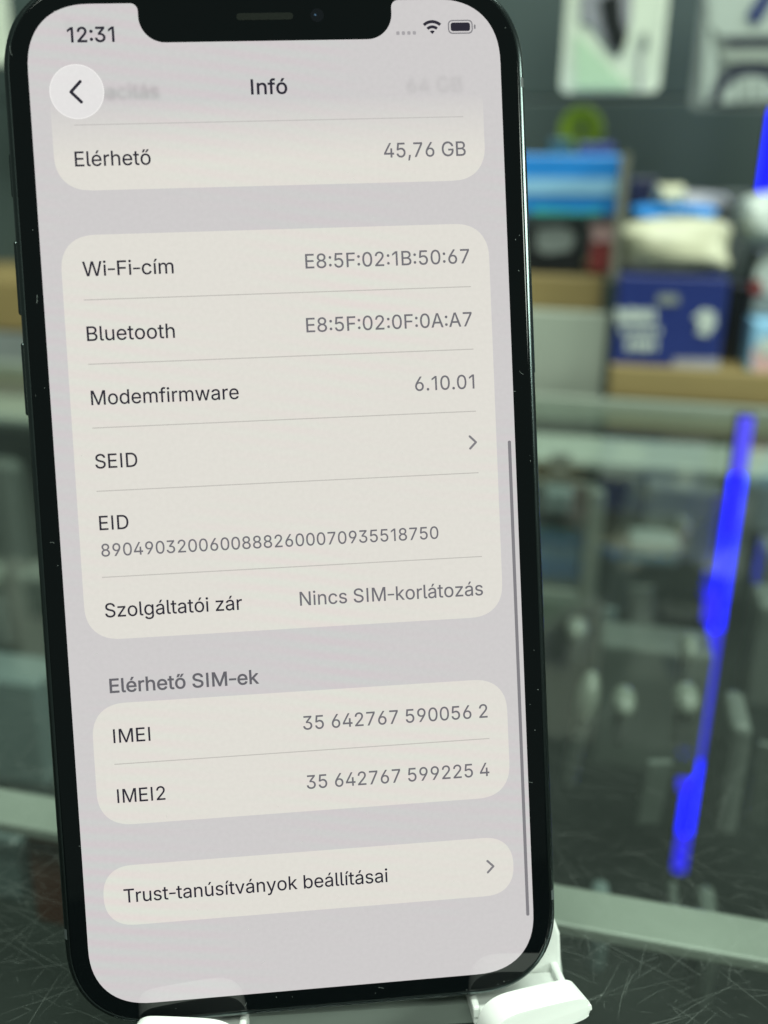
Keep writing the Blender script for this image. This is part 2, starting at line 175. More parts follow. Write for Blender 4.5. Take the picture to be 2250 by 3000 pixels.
"g":[425,[[238,-151,207,-151,179,-151,155,-147,134,-140,113,-132,96,-123,82,-110,69,-98,58,-84,51,-69,67,-60,84,-50,101,-41,107,-49,113,-57,122,-66,130,-75,141,-82,154,-88,168,-94,186,-97,207,-97,238,-97,263,-90,282,-75,302,-60,311,-37,311,-6,311,19,311,44,311,68,310,68,308,68,306,68,301,60,295,51,287,41,278,32,267,23,252,16,238,8,219,5,195,5,164,5,137,12,113,27,88,41,69,62,55,90,41,118,34,152,34,191,34,230,41,264,55,293,69,322,88,345,112,361,137,376,165,384,196,384,220,384,239,381,253,373,268,365,280,356,288,346,297,336,303,327,308,319,309,319,311,319,313,319,313,339,313,359,313,379,333,379,353,379,372,379,372,250,372,121,372,-9,372,-42,365,-69,350,-90,335,-111,316,-126,291,-136,266,-146],[181,59,205,59,228,59,248,64,264,75,280,86,292,101,300,121,308,141,312,165,312,193,312,220,308,243,300,264,292,284,280,301,264,312,248,324,228,330,205,330,181,330,161,324,145,312,129,299,117,283,109,262,100,242,96,219,96,193,96,166,100,143,109,123,117,103,129,87,145,76,162,65]]],
"h":[410,[[114,249,114,227,114,151,114,76,114,0,93,0,73,0,53,0,53,170,53,339,53,509,73,509,93,509,114,509,114,435,114,361,114,287,110,287,106,287,102,287,114,322,131,347,152,362,174,377,199,384,227,384,253,384,276,379,295,369,315,358,330,342,341,321,352,299,357,273,357,240,357,160,357,80,357,0,337,0,316,0,296,0,296,78,296,157,296,235,296,265,288,288,273,304,258,321,237,329,210,329,192,329,175,325,161,317,146,309,135,298,126,283,118,267]]],
"i":[166,[[73,0,53,0,53,126,53,253,53,379,73,379,93,379,114,379,114,253,114,126,114,0,93,0],[95,443,84,443,72,443,62,447,54,455,45,462,41,472,41,483,41,494,45,504,54,512,62,520,72,524,84,524,95,524,106,520,114,512,122,504,126,494,126,483,126,472,122,462,114,455,106,447]]],
"k":[381,[[132,158,110,137,110,162,110,187,110,212,113,212,117,212,121,212,175,268,230,323,284,379,310,379,335,379,360,379,301,319,243,259,184,199,182,199,179,199,177,199,155,178],[73,0,53,0,53,170,53,339,53,509,73,509,93,509,114,509,114,339,114,170,114,0,93,0],[320,0,294,0,245,62,197,124,148,186,162,200,177,214,191,229,252,152,312,76,372,0,346,0]]],
"l":[189,[[147,-2,139,-2,110,-2,88,5,74,20,60,35,53,57,53,84,53,226,53,367,53,509,73,509,93,509,114,509,114,372,114,235,114,99,114,81,116,69,120,62,125,55,133,52,146,52,152,52,157,52,160,53,164,53,167,54,170,54,173,37,177,20,181,3,175,1,169,0,162,-1,154,-2]]],
"m":[610,[[73,0,53,0,53,126,53,253,53,379,72,379,92,379,112,379,112,351,112,323,112,295,111,295,109,295,108,295,113,316,121,332,132,346,144,359,157,369,172,376,187,383,203,386,219,386,247,386,270,378,287,361,305,344,316,322,321,295,318,295,315,295,312,295,317,313,325,329,337,343,349,357,364,367,381,375,398,382,416,386,437,386,459,386,479,381,497,372,515,362,530,348,541,328,551,309,557,285,557,255,557,170,557,85,557,0,536,0,516,0,496,0,496,85,496,169,496,254,496,281,488,301,473,313,457,325,439,330,419,330,402,330,387,327,374,320,362,313,352,303,345,290,339,278,335,263,335,247,335,165,335,82,335,0,315,0,295,0,274,0,274,87,274,173,274,260,274,281,267,298,253,311,239,324,221,330,199,330,185,330,171,327,158,320,144,313,134,303,126,289,118,276,114,258,114,238,114,159,114,79,114,0,93,0]]],
"n":[410,[[114,249,114,227,114,151,114,76,114,0,93,0,73,0,53,0,53,126,53,253,53,379,72,379,92,379,112,379,112,349,112,318,112,287,109,287,106,287,102,287,114,322,131,347,152,362,174,377,199,384,227,384,253,384,276,379,295,369,314,358,330,342,341,321,352,299,357,273,357,240,357,160,357,80,357,0,337,0,316,0,296,0,296,78,296,157,296,235,296,265,288,288,273,304,258,321,237,329,210,329,192,329,175,325,161,317,146,309,135,298,126,283,118,267]]],
"o":[415,[[242,-8,207,-8,173,-8,143,0,117,16,91,33,71,56,56,85,41,114,34,149,34,187,34,227,41,262,56,291,71,321,91,343,117,360,143,376,173,384,207,384,242,384,273,376,299,360,325,343,345,321,359,291,374,262,381,227,381,187,381,149,374,114,359,85,345,56,325,33,299,16,273,0],[182,46,207,46,233,46,254,53,270,66,287,79,299,96,307,117,315,139,319,162,319,187,319,213,315,236,307,258,299,280,287,297,270,310,254,323,233,330,207,330,182,330,161,323,145,310,129,297,116,280,108,258,100,237,96,213,96,187,96,162,100,139,108,117,116,96,129,79,145,66,161,53]]],
"p":[424,[[73,-143,53,-143,53,31,53,205,53,379,72,379,92,379,112,379,112,359,112,339,112,319,114,319,116,319,118,319,123,327,129,336,137,346,145,356,157,365,171,373,186,381,205,384,229,384,261,384,289,376,313,361,337,345,356,322,370,293,383,263,390,229,390,189,390,149,383,114,370,84,356,55,337,32,313,16,289,0,261,-8,229,-8,206,-8,187,-4,173,4,158,12,146,21,138,31,130,42,123,51,118,59,117,59,115,59,114,59,114,-8,114,-76,114,-143,93,-143],[197,47,220,47,244,47,263,53,279,66,295,78,308,95,316,117,324,138,328,162,328,189,328,216,324,240,316,261,308,282,296,299,280,311,264,324,244,330,220,330,197,330,177,324,161,312,145,300,133,284,125,263,117,242,113,217,113,189,113,161,117,136,125,115,133,94,146,77,162,65,178,53]]],
"r":[259,[[73,0,53,0,53,126,53,253,53,379,72,379,92,379,112,379,112,360,112,340,112,321,113,321,114,321,115,321,122,340,135,355,152,367,170,379,190,385,213,385,218,385,223,385,229,384,235,384,240,384,243,384,243,363,243,343,243,322,242,323,237,323,230,324,223,325,215,326,207,326,189,326,173,322,159,315,145,307,134,297,126,284,118,270,114,255,114,237,114,158,114,79,114,0,93,0]]],
"s":[365,[[211,-8,182,-8,156,-8,133,-4,112,3,92,11,75,23,62,38,49,53,40,72,36,94,55,98,74,102,94,107,99,86,109,70,124,60,139,50,158,45,181,45,208,45,229,51,244,62,260,74,268,87,268,103,268,116,263,127,254,136,245,144,231,151,212,155,191,160,170,165,149,170,115,178,89,191,72,208,55,225,47,247,47,274,47,296,53,315,65,332,77,348,94,361,115,370,136,380,160,384,187,384,213,384,235,380,254,372,272,365,287,353,299,339,310,325,319,309,324,290,305,286,287,281,268,277,263,292,255,304,243,316,230,327,212,333,187,333,165,333,146,327,131,317,116,306,109,293,109,277,109,263,114,252,124,243,134,235,150,228,172,223,191,218,210,214,229,209,264,201,290,188,306,171,323,154,331,133,331,107,331,84,325,64,312,47,300,30,282,16,260,6,237,-3]]],
"t":[227,[[138,379,204,379,204,362,204,344,204,327,138,327,72,327,6,327,6,344,6,362,6,379,72,379],[65,345,65,471,85,471,106,471,126,471,126,347,126,222,126,98,126,81,129,69,136,61,143,54,154,50,170,50,174,50,179,50,185,51,191,52,197,53,202,54,206,36,209,19,213,2,207,0,200,-2,192,-3,184,-4,176,-4,168,-4,136,-4,110,4,92,21,74,38,65,62,65,93,65,219]]],
"u":[410,[[211,-5,182,-5,157,-5,134,0,115,11,95,21,80,37,69,59,58,80,53,107,53,139,53,219,53,299,53,379,73,379,93,379,114,379,114,301,114,222,114,144,114,114,121,91,137,75,152,58,173,50,200,50,218,50,235,54,249,62,264,70,275,81,283,97,292,112,296,131,296,153,296,228,296,304,296,379,316,379,337,379,357,379,357,253,357,126,357,0,337,0,318,0,298,0,298,31,298,61,298,92,301,92,304,92,307,92,295,57,279,32,257,17,235,2]]],
"v":[389,[[184,0,163,0,114,126,66,253,17,379,40,379,62,379,84,379,111,305,138,230,165,155,174,132,181,110,187,87,193,64,199,42,206,21,198,21,191,21,184,21,191,42,197,64,203,87,209,110,216,132,224,155,251,230,278,305,305,379,327,379,349,379,371,379,323,253,275,126,226,0,205,0]]],
"w":[567,[[158,0,138,0,99,126,61,253,23,379,44,379,66,379,87,379,103,324,118,269,133,214,140,191,147,165,154,137,161,108,168,76,175,41,172,41,168,41,165,41,172,75,179,106,186,135,193,163,199,190,206,214,221,269,237,324,252,379,273,379,295,379,316,379,332,324,347,269,362,214,368,190,375,164,382,136,388,107,395,76,402,41,399,41,395,41,391,41,399,75,406,107,413,135,420,164,427,190,434,214,449,269,465,324,480,379,502,379,523,379,545,379,506,253,468,126,429,0,409,0,389,0,368,0,352,57,335,114,319,172,314,189,309,207,305,225,300,243,295,261,291,280,286,299,281,318,277,338,281,338,286,338,291,338,286,319,281,299,277,280,272,261,267,243,263,225,258,206,253,189,248,172,231,114,215,57,199,0,178,0]]],
"y":[389,[[51,-140,47,-139,52,-121,57,-103,61,-86,65,-86,68,-87,71,-87,83,-90,94,-91,104,-89,114,-87,122,-82,130,-74,138,-66,145,-53,151,-36,155,-24,159,-13,163,-1,114,126,66,252,17,379,40,379,62,379,84,379,111,305,138,230,165,155,174,132,181,109,187,87,193,64,199,42,206,21,198,21,191,21,184,21,190,42,196,64,202,87,209,110,216,132,224,155,251,230,278,305,305,379,327,379,349,379,371,379,316,234,260,88,204,-58,196,-78,187,-94,177,-107,166,-120,153,-129,139,-136,125,-142,109,-145,91,-145,81,-145,72,-144,65,-143,57,-142]]],
"z":[380,[[141,0,42,0,42,15,42,30,42,46,112,137,183,228,254,320,254,321,254,322,254,323,185,323,117,323,48,323,48,342,48,361,48,379,143,379,238,379,333,379,333,363,333,347,333,331,264,241,195,150,126,60,126,59,126,58,126,56,197,56,268,56,339,56,339,38,339,19,339,0,240,0]]],
"á":[389,[[182,-9,160,-9,136,-9,114,-4,94,5,75,14,59,27,48,45,36,62,30,83,30,108,30,130,35,147,43,161,52,175,63,185,78,193,92,201,108,207,125,211,143,215,160,218,178,220,201,223,219,225,234,227,248,228,258,231,265,235,272,239,276,245,276,255,276,255,276,256,276,257,276,272,273,286,267,297,261,308,252,316,240,322,228,328,213,331,196,331,178,331,162,328,149,322,136,317,126,309,118,301,110,292,104,283,100,274,80,280,61,285,41,291,50,314,62,332,79,346,95,360,113,369,133,375,153,381,173,384,194,384,208,384,223,383,239,379,255,376,271,370,286,360,301,351,313,338,322,320,332,303,337,280,337,251,337,168,337,84,337,0,317,0,297,0,277,0,277,17,277,35,277,52,275,52,274,52,272,52,268,43,261,34,252,25,243,15,230,7,215,1,200,-5],[155,45,170,45,193,45,212,50,228,59,243,68,255,79,263,93,271,107,276,122,276,138,276,155,276,173,276,190,273,187,268,184,259,182,251,180,242,178,231,176,221,174,210,172,200,171,190,170,182,169,175,168,161,166,147,163,134,159,121,154,111,148,103,139,96,131,92,119,92,105,92,92,95,81,102,72,109,63,118,57,130,52,142,48],[179,429,162,429,178,462,194,496,210,529,233,529,255,529,278,529,256,496,234,462,212,429,196,429]]],
"é":[404,[[238,-8,212,-8,175,-8,143,0,117,16,90,33,70,56,56,85,41,114,34,148,34,187,34,226,41,260,55,290,69,319,89,343,115,359,141,376,171,384,205,384,226,384,246,381,266,374,285,367,303,356,319,341,335,326,348,306,357,282,366,258,371,228,371,194,371,186,371,178,371,169,272,169,174,169,75,169,75,187,75,204,75,221,163,221,250,221,338,221,329,215,319,208,310,202,310,227,306,249,298,269,290,288,278,303,263,314,247,325,228,330,205,330,182,330,163,325,146,313,130,302,118,288,109,270,100,251,96,232,96,211,96,200,96,189,96,178,96,150,101,126,110,106,120,87,134,72,151,61,168,51,189,46,212,46,228,46,241,48,254,53,266,57,277,64,285,73,294,82,301,93,306,105,325,101,345,96,365,91,359,71,349,54,335,39,321,24,303,13,283,4,262,-4],[194,429,177,429,193,462,209,496,225,529,247,529,270,529,293,529,271,496,249,462,227,429,210,429]]],
"í":[166,[[73,0,53,0,53,126,53,253,53,379,73,379,93,379,114,379,114,253,114,126,114,0,93,0],[73,429,57,429,73,462,89,496,104,529,127,529,150,529,173,529,151,496,129,462,107,429,90,429]]],
"ó":[415,[[242,-8,207,-8,173,-8,143,0,117,16,91,33,71,56,56,85,41,114,34,149,34,187,34,227,41,262,56,291,71,321,91,343,117,360,143,376,173,384,207,384,242,384,273,376,299,360,325,343,345,321,359,291,374,262,381,227,381,187,381,149,374,114,359,85,345,56,325,33,299,16,273,0],[182,46,207,46,233,46,254,53,270,66,287,79,299,96,307,117,315,139,319,162,319,187,319,213,315,236,307,258,299,280,287,297,270,310,254,323,233,330,207,330,182,330,161,323,145,310,129,297,116,280,108,258,100,237,96,213,96,187,96,162,100,139,108,117,116,96,129,79,145,66,161,53],[197,429,181,429,197,462,212,496,228,529,251,529,274,529,297,529,275,496,253,462,231,429,214,429]]],
"ú":[410,[[211,-5,182,-5,157,-5,134,0,115,11,95,21,80,37,69,59,58,80,53,107,53,139,53,219,53,299,53,379,73,379,93,379,114,379,114,301,114,222,114,144,114,114,121,91,137,75,152,58,173,50,200,50,218,50,235,54,249,62,264,70,275,81,283,97,292,112,296,131,296,153,296,228,296,304,296,379,316,379,337,379,357,379,357,253,357,126,357,0,337,0,318,0,298,0,298,31,298,61,298,92,301,92,304,92,307,92,295,57,279,32,257,17,235,2],[195,429,178,429,194,462,210,496,226,529,248,529,271,529,294,529,272,496,250,462,228,429,211,429]]],
"ő":[415,[[242,-8,207,-8,173,-8,143,0,117,16,91,33,71,56,56,85,41,114,34,149,34,187,34,227,41,262,56,291,71,321,91,343,117,360,143,376,173,384,207,384,242,384,273,376,299,360,325,343,345,321,359,291,374,262,381,227,381,187,381,149,374,114,359,85,345,56,325,33,299,16,273,0],[182,46,207,46,233,46,254,53,270,66,287,79,299,96,307,117,315,139,319,162,319,187,319,213,315,236,307,258,299,280,287,297,270,310,254,323,233,330,207,330,182,330,161,323,145,310,129,297,116,280,108,258,100,237,96,213,96,187,96,162,100,139,108,117,116,96,129,79,145,66,161,53],[170,462,151,429,134,429,117,429,100,429,114,462,127,496,140,529,163,529,186,529,209,529,189,496],[286,462,261,429,244,429,227,429,211,429,230,462,249,496,268,529,291,529,314,529,336,529,311,496]]],
" ":[188,[]],
}
def outline(c):
    """letter contour (cubic handles) sampled to points"""
    n = len(c) // 6; P = []
    for i in range(n):
        a = c[i * 6:i * 6 + 6]; b = c[((i + 1) % n) * 6:((i + 1) % n) * 6 + 6]
        str_ = abs((a[4] - a[2]) * (b[3] - a[3]) - (a[5] - a[3]) * (b[2] - a[2])) + abs((b[0] - a[2]) * (b[3] - a[3]) - (b[1] - a[3]) * (b[2] - a[2])) < 120
        for u in ((0,) if str_ else (0, .17, .33, .5, .67, .83)):
            P.append([(1 - u) ** 3 * a[2 + j] + 3 * u * (1 - u) ** 2 * a[4 + j] + 3 * u * u * (1 - u) * b[j] + u ** 3 * b[2 + j] for j in (0, 1)])
    Q = []
    for p in P:
        if not Q or math.dist(p, Q[-1]) > .8: Q.append(p)
    if math.dist(Q[0], Q[-1]) < .8: Q.pop()
    return Q
def grow(P, d):
    """move every side outwards by d (letters run clockwise, counters the other way)"""
    n = len(P); out = []
    for i in range(n):
        a, p, b = P[i - 1], P[i], P[(i + 1) % n]
        e = (p[0] - a[0], p[1] - a[1]); f = (b[0] - p[0], b[1] - p[1]); le = math.hypot(*e) or 1; lf = math.hypot(*f) or 1
        n1 = (-e[1] / le, e[0] / le); n2 = (-f[1] / lf, f[0] / lf); k = max(.6, 1 + n1[0] * n2[0] + n1[1] * n2[1])
        out.append((p[0] + GROW * d * (n1[0] + n2[0]) / k, p[1] + GROW * d * (n1[1] + n2[1]) / k))
    return out
def area(P): return sum(P[i - 1][0] * P[i][1] - P[i][0] * P[i - 1][1] for i in range(len(P)))
def line6(pts): return [v for q in pts for v in (*q, *q, *q)]
GROW = 1 if area(outline(GLYPH['E'][1][0])) < 0 else -1
_s = (lambda p: p if GROW > 0 else p[::-1])
GLYPH['I'] = [230, [line6(_s([(85, 0), (85, 509), (147, 509), (147, 0)]))]]
GLYPH['1'] = [345, [line6(_s([(192, 0), (192, 444), (62, 356), (62, 420), (190, 509), (254, 509), (254, 0)]))]]
GLYPH['-'] = [290, [line6(_s([(26, 190), (26, 240), (264, 240), (264, 190)]))]]
GLYPH[':'] = [188, [[v + (48 if i % 2 else 0) for i, v in enumerate(c)] for c in GLYPH[':'][1]]]
def text_curve(s, x, y, size, width=None, right=None, bold=0.0, z=0.0, kern=None):
    """letters as filled outlines; x,y = baseline start in points; stretched to `width` points"""
    pen = 0; sp = []
    for i, ch in enumerate(s):
        adv, spl = GLYPH[ch]
        for c in spl: sp.append((pen, c))
        pen += adv + ((kern or {}).get(s[i:i + 2], 0))
    mnx = min(o + min(c[2::6]) for o, c in sp); mxx = max(o + max(c[2::6]) for o, c in sp)
    k = size / 727.0                                    # letters are stored at 0.727 of the size
    kx = width / (mxx - mnx) if width else k
    x0 = x if right is None else right - (mxx - mnx) * kx
    vs, fs = [], []
    offs = sorted({o for o, c in sp})
    for off in offs:                                    # one letter at a time, filled by winding number
        loops = [grow([(x0 + (o + qx - mnx) * kx, qy * k - y) for qx, qy in outline(c)], bold) for o, c in sp if o == off]
        pv, pe = [], []
        for P in loops:
            n0 = len(pv); pv += [Vector(p) for p in P]; pe += [(n0 + i, n0 + (i + 1) % len(P)) for i in range(len(P))]
        ov, oe, of, *_ = delaunay_2d_cdt(pv, pe, [], 0, 1e-5)
        base = len(vs); vs += [(*loc_pt(v.x, -v.y), z) for v in ov]
        for f in of:
            cx = sum(ov[i].x for i in f) / len(f); cy = sum(ov[i].y for i in f) / len(f); wn = 0
            for P in loops:
                for (xa, ya), (xb, yb) in zip(P, P[1:] + P[:1]):
                    if (ya > cy) != (yb > cy) and cx < (xb - xa) * (cy - ya) / (yb - ya) + xa: wn += 1 if yb > ya else -1
            if wn: fs.append(tuple(base + i for i in f))
    me = bpy.data.meshes.new('text'); me.from_pydata(vs, [], fs); return me

# ================================================================== THE SHOP BEHIND
DARK = mat('dark_wall_paint', (0.05, 0.075, 0.072), 0.55, var=0.25, scale=5)
SLOT = mat('slot_shadow_grey', (0.02, 0.026, 0.025), 0.6)
TAN = mat('shelf_wood', (0.24, 0.18, 0.07), 0.5, var=0.15, scale=30)
PALE = mat('pale_panel', (0.36, 0.40, 0.36), 0.4, var=0.12, scale=20)
ALU = mat('brushed_rail', (0.28, 0.32, 0.27), 0.35, metal=0.3, var=0.1, scale=25)
CASE = mat('cabinet_lining', (0.05, 0.06, 0.055), 0.6, var=0.5, scale=14)
BLACK = mat('black_plastic', (0.012, 0.014, 0.016), 0.35)
NAVY = mat('navy_card', (0.016, 0.030, 0.16), 0.35, var=0.1)
BLUE = mat('bright_blue_card', (0.02, 0.22, 0.62), 0.3, var=0.1)
LBLUE = mat('light_blue_print', (0.25, 0.50, 0.72), 0.35)
TEAL = mat('teal_print', (0.04, 0.42, 0.40), 0.35)
INKY = mat('dark_navy_print', (.018, .02, .05), .4)
GSLATE = mat('slate_card', (.07, .085, .085), .4)
TEALD = mat('dark_teal_card', (.03, .10, .13), .4)
CREAM = mat('cream_card', (0.50, 0.50, 0.36), 0.4, var=0.45, scale=45)
WHITE = mat('white_card', (0.50, 0.56, 0.52), 0.4, var=0.08)
GREY = mat('grey_card', (0.22, 0.25, 0.24), 0.4, var=0.35, scale=30)
PINK = mat('pink_wrap', (0.62, 0.40, 0.40), 0.4)
RED = mat('dark_red_card', (0.22, 0.04, 0.04), 0.4)
LIME = mat('lime_tape', (0.28, 0.42, 0.03), 0.35)
CLEAR = archglass('clear_blister', (0.96, 0.97, 0.96), 0.12, 1.3)
MINT = mat('mint_card', (0.74, 0.80, 0.68), 0.45, var=0.06)
MINT2 = mat('green_print', (0.52, 0.70, 0.50), 0.45, var=0.06)
LAV = mat('grey_lavender_print', (0.30, 0.30, 0.34), 0.45, var=0.3, scale=50)
BROWN = mat('orange_brown_card', (0.10, 0.035, 0.02), 0.45, var=0.2)

YW, YS = 0.76, 0.56          # wall, front of the shelf
# wall
bm = box_bm(-1.6, 1.6, YW, YW + 0.02, -0.9, 1.7)
from_bm('wall', bm, DARK, kind='structure')
# horizontal grooves are part of a slat panel hung on the wall
t = empty('slat_panel', Matrix.Translation((0, YW - 0.006, -0.1)), label='dark green-grey slatted display panel behind the hanging packs', cat='wall panel')
for i in range(9):
    z = -0.1 + i * 0.19
    from_bm('slat', box_bm(-1.5, 1.5, -0.009, 0.0, z, z + 0.1892, 0.0015), DARK, t)

def px_rect(x0, y0, x1, y1, Y):
    a = at_y((x0 + x1) / 2, y0, Y); b = at_y((x0 + x1) / 2, y1, Y); l = at_y(x0, (y0 + y1) / 2, Y); r = at_y(x1, (y0 + y1) / 2, Y)
    return l.x, r.x, b.z, a.z
def decal(pts, Y, m, name, parent, base):
    """printed shape (photo pixels) as a thin sheet on plane Y, inside thing at base"""
    q = [at_y(x, y, Y) for x, y in pts]
    bm = bmesh.new(); a = [bm.verts.new((p.x - base.x, p.y - base.y, p.z - base.z)) for p in q]
    b = [bm.verts.new((p.x - base.x, p.y - base.y + 0.0004, p.z - base.z)) for p in q]; n = len(q)
    bm.faces.new(a); bm.faces.new(b[::-1])
    for i in range(n): bm.faces.new((a[i], a[(i + 1) % n], b[(i + 1) % n], b[i]))
    return from_bm(name, bm, m, parent)
def ell(cx, cy, rx, ry, n=20, a0=0, a1=360):
    return [(cx + rx * math.cos(math.radians(a0 + (a1 - a0) * i / n)), cy + ry * math.sin(math.radians(a0 + (a1 - a0) * i / n))) for i in range(n)]
def pbox(name, rect, Y, depth, m, label, cat, group=None, bev=0.0015, ext=None):
    """a box whose front face covers the photo rectangle on plane Y"""
    x0, x1, z0, z1 = px_rect(*rect, Y)
    if ext: z1 = ext if ext > z1 else z1
    base = Vector(((x0 + x1) / 2, Y, z0))
    t = empty(name, Matrix.Translation(base), label=label, cat=cat, group=group)
    hw = (x1 - x0) / 2
    from_bm('carton', box_bm(-hw, hw, 0, depth, 0, z1 - z0, bev), m, t)
    return t, base, hw, z1 - z0

# --- hanging packs
YP = 0.66
def hanging_pack(rect, Y, cardm, label, top=0.06):
    x0, x1, z0, z1 = px_rect(*rect, Y); z1 += top
    base = Vector(((x0 + x1) / 2, Y, z0)); hw = (x1 - x0) / 2; h = z1 - z0
    t = empty('accessory_pack', Matrix.Translation(base), label=label, cat='blister pack', group='packs hanging on the wall')
    bm = prism([(x, y) for x, y in rrect(-hw, hw, 0, h, 0.005, 5)], 0, 0.0012)
    bmesh.ops.rotate(bm, verts=bm.verts, cent=(0, 0, 0), matrix=Matrix.Rotation(math.pi / 2, 3, 'X'))
    from_bm('backing_card', bm, cardm, t)
    # clear tray standing proud of the card
    bm = loft([[(x, -0.0016, y) for x, y in rrect(-hw * .9, hw * .9, h * .05, h * .93, .006, 5)],
               [(x, -0.014, y) for x, y in rrect(-hw * .84, hw * .84, h * .08, h * .9, .008, 5)]], False, True)
    from_bm('clear_tray', bm, CLEAR, t, smooth=True)
    bm = bmesh.new(); bmesh.ops.create_cone(bm, cap_ends=True, segments=10, radius1=0.0022, radius2=0.0022, depth=0.11)
    return t, base
tA, bA = hanging_pack((1652, -60, 1948, 272), YP, MINT, 'pale mint hanging pack with a black device printed on it, near the phone')
Yd = YP - 0.0022
decal([(1685, 95), (1845, 255), (1845, 200), (1850, 262), (1685, 262)], Yd, MINT2, 'green_print', tA, bA)
decal([(1700, -50), (1855, -50), (1848, 60), (1835, 120), (1812, 168), (1780, 140), (1740, 80), (1700, 60)], Yd - .0006, LAV, 'grey_print', tA, bA)
decal([(1755, 0), (1815, -30), (1822, 60), (1838, 105), (1818, 158), (1788, 140), (1770, 80)], Yd - .0014, BLACK, 'black_print', tA, bA)
decal(ell(1887, 120, 13, 26), Yd - .0006, GREY, 'hole', tA, bA)
decal([(1868, 140), (1880, 140), (1878, 262), (1866, 262)], Yd - .0006, LAV, 'stripe', tA, bA)
tB, bB = hanging_pack((2040, -60, 2390, 322), YP, GREY, 'grey hanging pack with navy band and dark arch, at the right edge')
Yd = YP - 0.0022
decal([(2065, -60), (2370, -60), (2360, 100), (2110, 108), (2075, 70)], Yd, WHITE, 'white_print', tB, bB)
decal([(2075, 70), (2100, 170), (2088, 300), (2058, 296), (2066, 60)], Yd - .0004, WHITE, 'white_side', tB, bB)
decal([(2185, 50), (2250, -50), (2290, -50), (2220, 72)], Yd - .0014, NAVY, 'navy_strap', tB, bB)
decal([(2125, 114), (2370, 112), (2370, 138), (2128, 136)], Yd - .0008, INKY, 'navy_band', tB, bB)
decal([(2110, 142), (2370, 140), (2370, 180), (2120, 182)], Yd - .0008, PALE, 'pale_band', tB, bB)
decal(ell(2205, 300, 125, 112, 24, 180, 360) , Yd - .0010, INKY, 'dark_arch', tB, bB)
decal(ell(2205, 302, 92, 80, 24, 180, 360), Yd - .0018, WHITE, 'white_arch', tB, bB)
for x in (2160, 2195, 2232): decal([(x, 235), (x + 10, 233), (x + 12, 300), (x, 300)], Yd - .0024, GREY, 'rib_print', tB, bB)
tC, bC = hanging_pack((-210, -80, 28, 190), YP, MINT, 'pale green hanging pack at the upper left, left of the phone')
decal([(-150, -60), (-20, -60), (-30, 120), (-140, 100)], YP - .0022, BLACK, 'black_print', tC, bC)
for (bb, ln) in ((bA, .10), (bB, .10), (bC, .10)):
    pass

# --- shelf steps with tan fronts
def shelf(name, rect, Y, depth, label):
    x0, x1, z0, z1 = px_rect(*rect, Y)
    base = Vector(((x0 + x1) / 2, Y, z0)); hw = (x1 - x0) / 2
    t = empty(name, Matrix.Translation(base), label=label, cat='shelf')
    from_bm('front_board', box_bm(-hw, hw, 0, 0.012, 0, z1 - z0, .0012), TAN, t)
    from_bm('shelf_board', box_bm(-hw, hw, 0.012, depth, (z1 - z0) * .5, z1 - z0 - .0006, .0008), TAN, t)
    return t, base, z1
tS1, bS1, zS1 = shelf('wooden_shelf', (1420, 806, 1765, 910), 0.60, 0.155, 'tan wooden shelf step beside the phone, under the blue box')
tS2, bS2, zS2 = shelf('wooden_shelf', (1782, 1088, 2420, 1185), YS, 0.12, 'tan wooden shelf step under the navy box')
tS3, bS3, zS3 = shelf('wooden_shelf', (-420, 822, 330, 965), 0.60, 0.155, 'tan wooden shelf step at the left edge of the photo')
# pale riser below the first step
x0, x1, z0, z1 = px_rect(1420, 912, 1772, 1185, 0.585)
o = from_bm('riser_panel', box_bm(-(x1 - x0) / 2, (x1 - x0) / 2, 0, .012, 0, z1 - z0, .001), mat('riser_paint', (.33, .37, .31), .4, var=.12, scale=20), label='pale green riser panel below the shelf beside the phone', cat='panel')
o.location = ((x0 + x1) / 2, .585, z0)
x0, x1, z0, z1 = px_rect(-420, 972, 330, 1190, 0.60)
o = from_bm('riser_panel', box_bm(-(x1 - x0) / 2, (x1 - x0) / 2, 0, .012, 0, z1 - z0, .001), GREY, label='grey riser panel below the shelf at the left edge', cat='panel')
o.location = ((x0 + x1) / 2, .60, z0)

# --- blue box with striped front, packs below it
Yb = 0.605
t, b, hw, h = pbox('striped_box', (1400, 452, 1838, 628), Yb, 0.07, BLUE, 'bright blue box with a light stripe on its front', 'box')
decal([(1405, 520), (1828, 522), (1822, 572), (1405, 570)], Yb - .0009, LBLUE, 'light_stripe', t, b)
decal([(1560, 608), (1700, 618), (1765, 612), (1760, 628), (1560, 628)], Yb - .0009, TEAL, 'teal_stripe', t, b)
t, b, hw, h = pbox('small_box', (1690, 408, 1800, 462), 0.64, 0.03, NAVY, 'small navy box on top of the striped blue box', 'box')
t.location.z -= 0.002
# lime roll
p = at_y(1702, 380, 0.69)
bm = bmesh.new()
R0, R1, hh = 0.0150, 0.0035, 0.018
rings = [[((r) * math.cos(a * math.tau / 32), y, (r) * math.sin(a * math.tau / 32)) for a in range(32)] for r, y in ((R1, 0), (R0 - .001, 0), (R0, .001), (R0, hh - .001), (R0 - .001, hh), (R1, hh), (R1, 0))]
bm = loft(rings, False, False); bmesh.ops.remove_doubles(bm, verts=bm.verts, dist=1e-6)
o = from_bm('tape_roll', bm, LIME, smooth=True, label='lime green roll behind the small navy box', cat='roll'); o.location = p
t, b, hw, h = pbox('black_pack', (1400, 655, 1712, 800), 0.612, 0.05, BLACK, 'black packaged item under the striped blue box', 'box')
decal([(1570, 668), (1650, 660), (1690, 690), (1670, 735), (1600, 745), (1570, 730)], .6111, GREY, 'grey_print', t, b)
t, b, hw, h = pbox('pink_pack', (1728, 648, 1808, 800), 0.612, 0.03, RED, 'dark red pack with pink top right of the black pack', 'box')
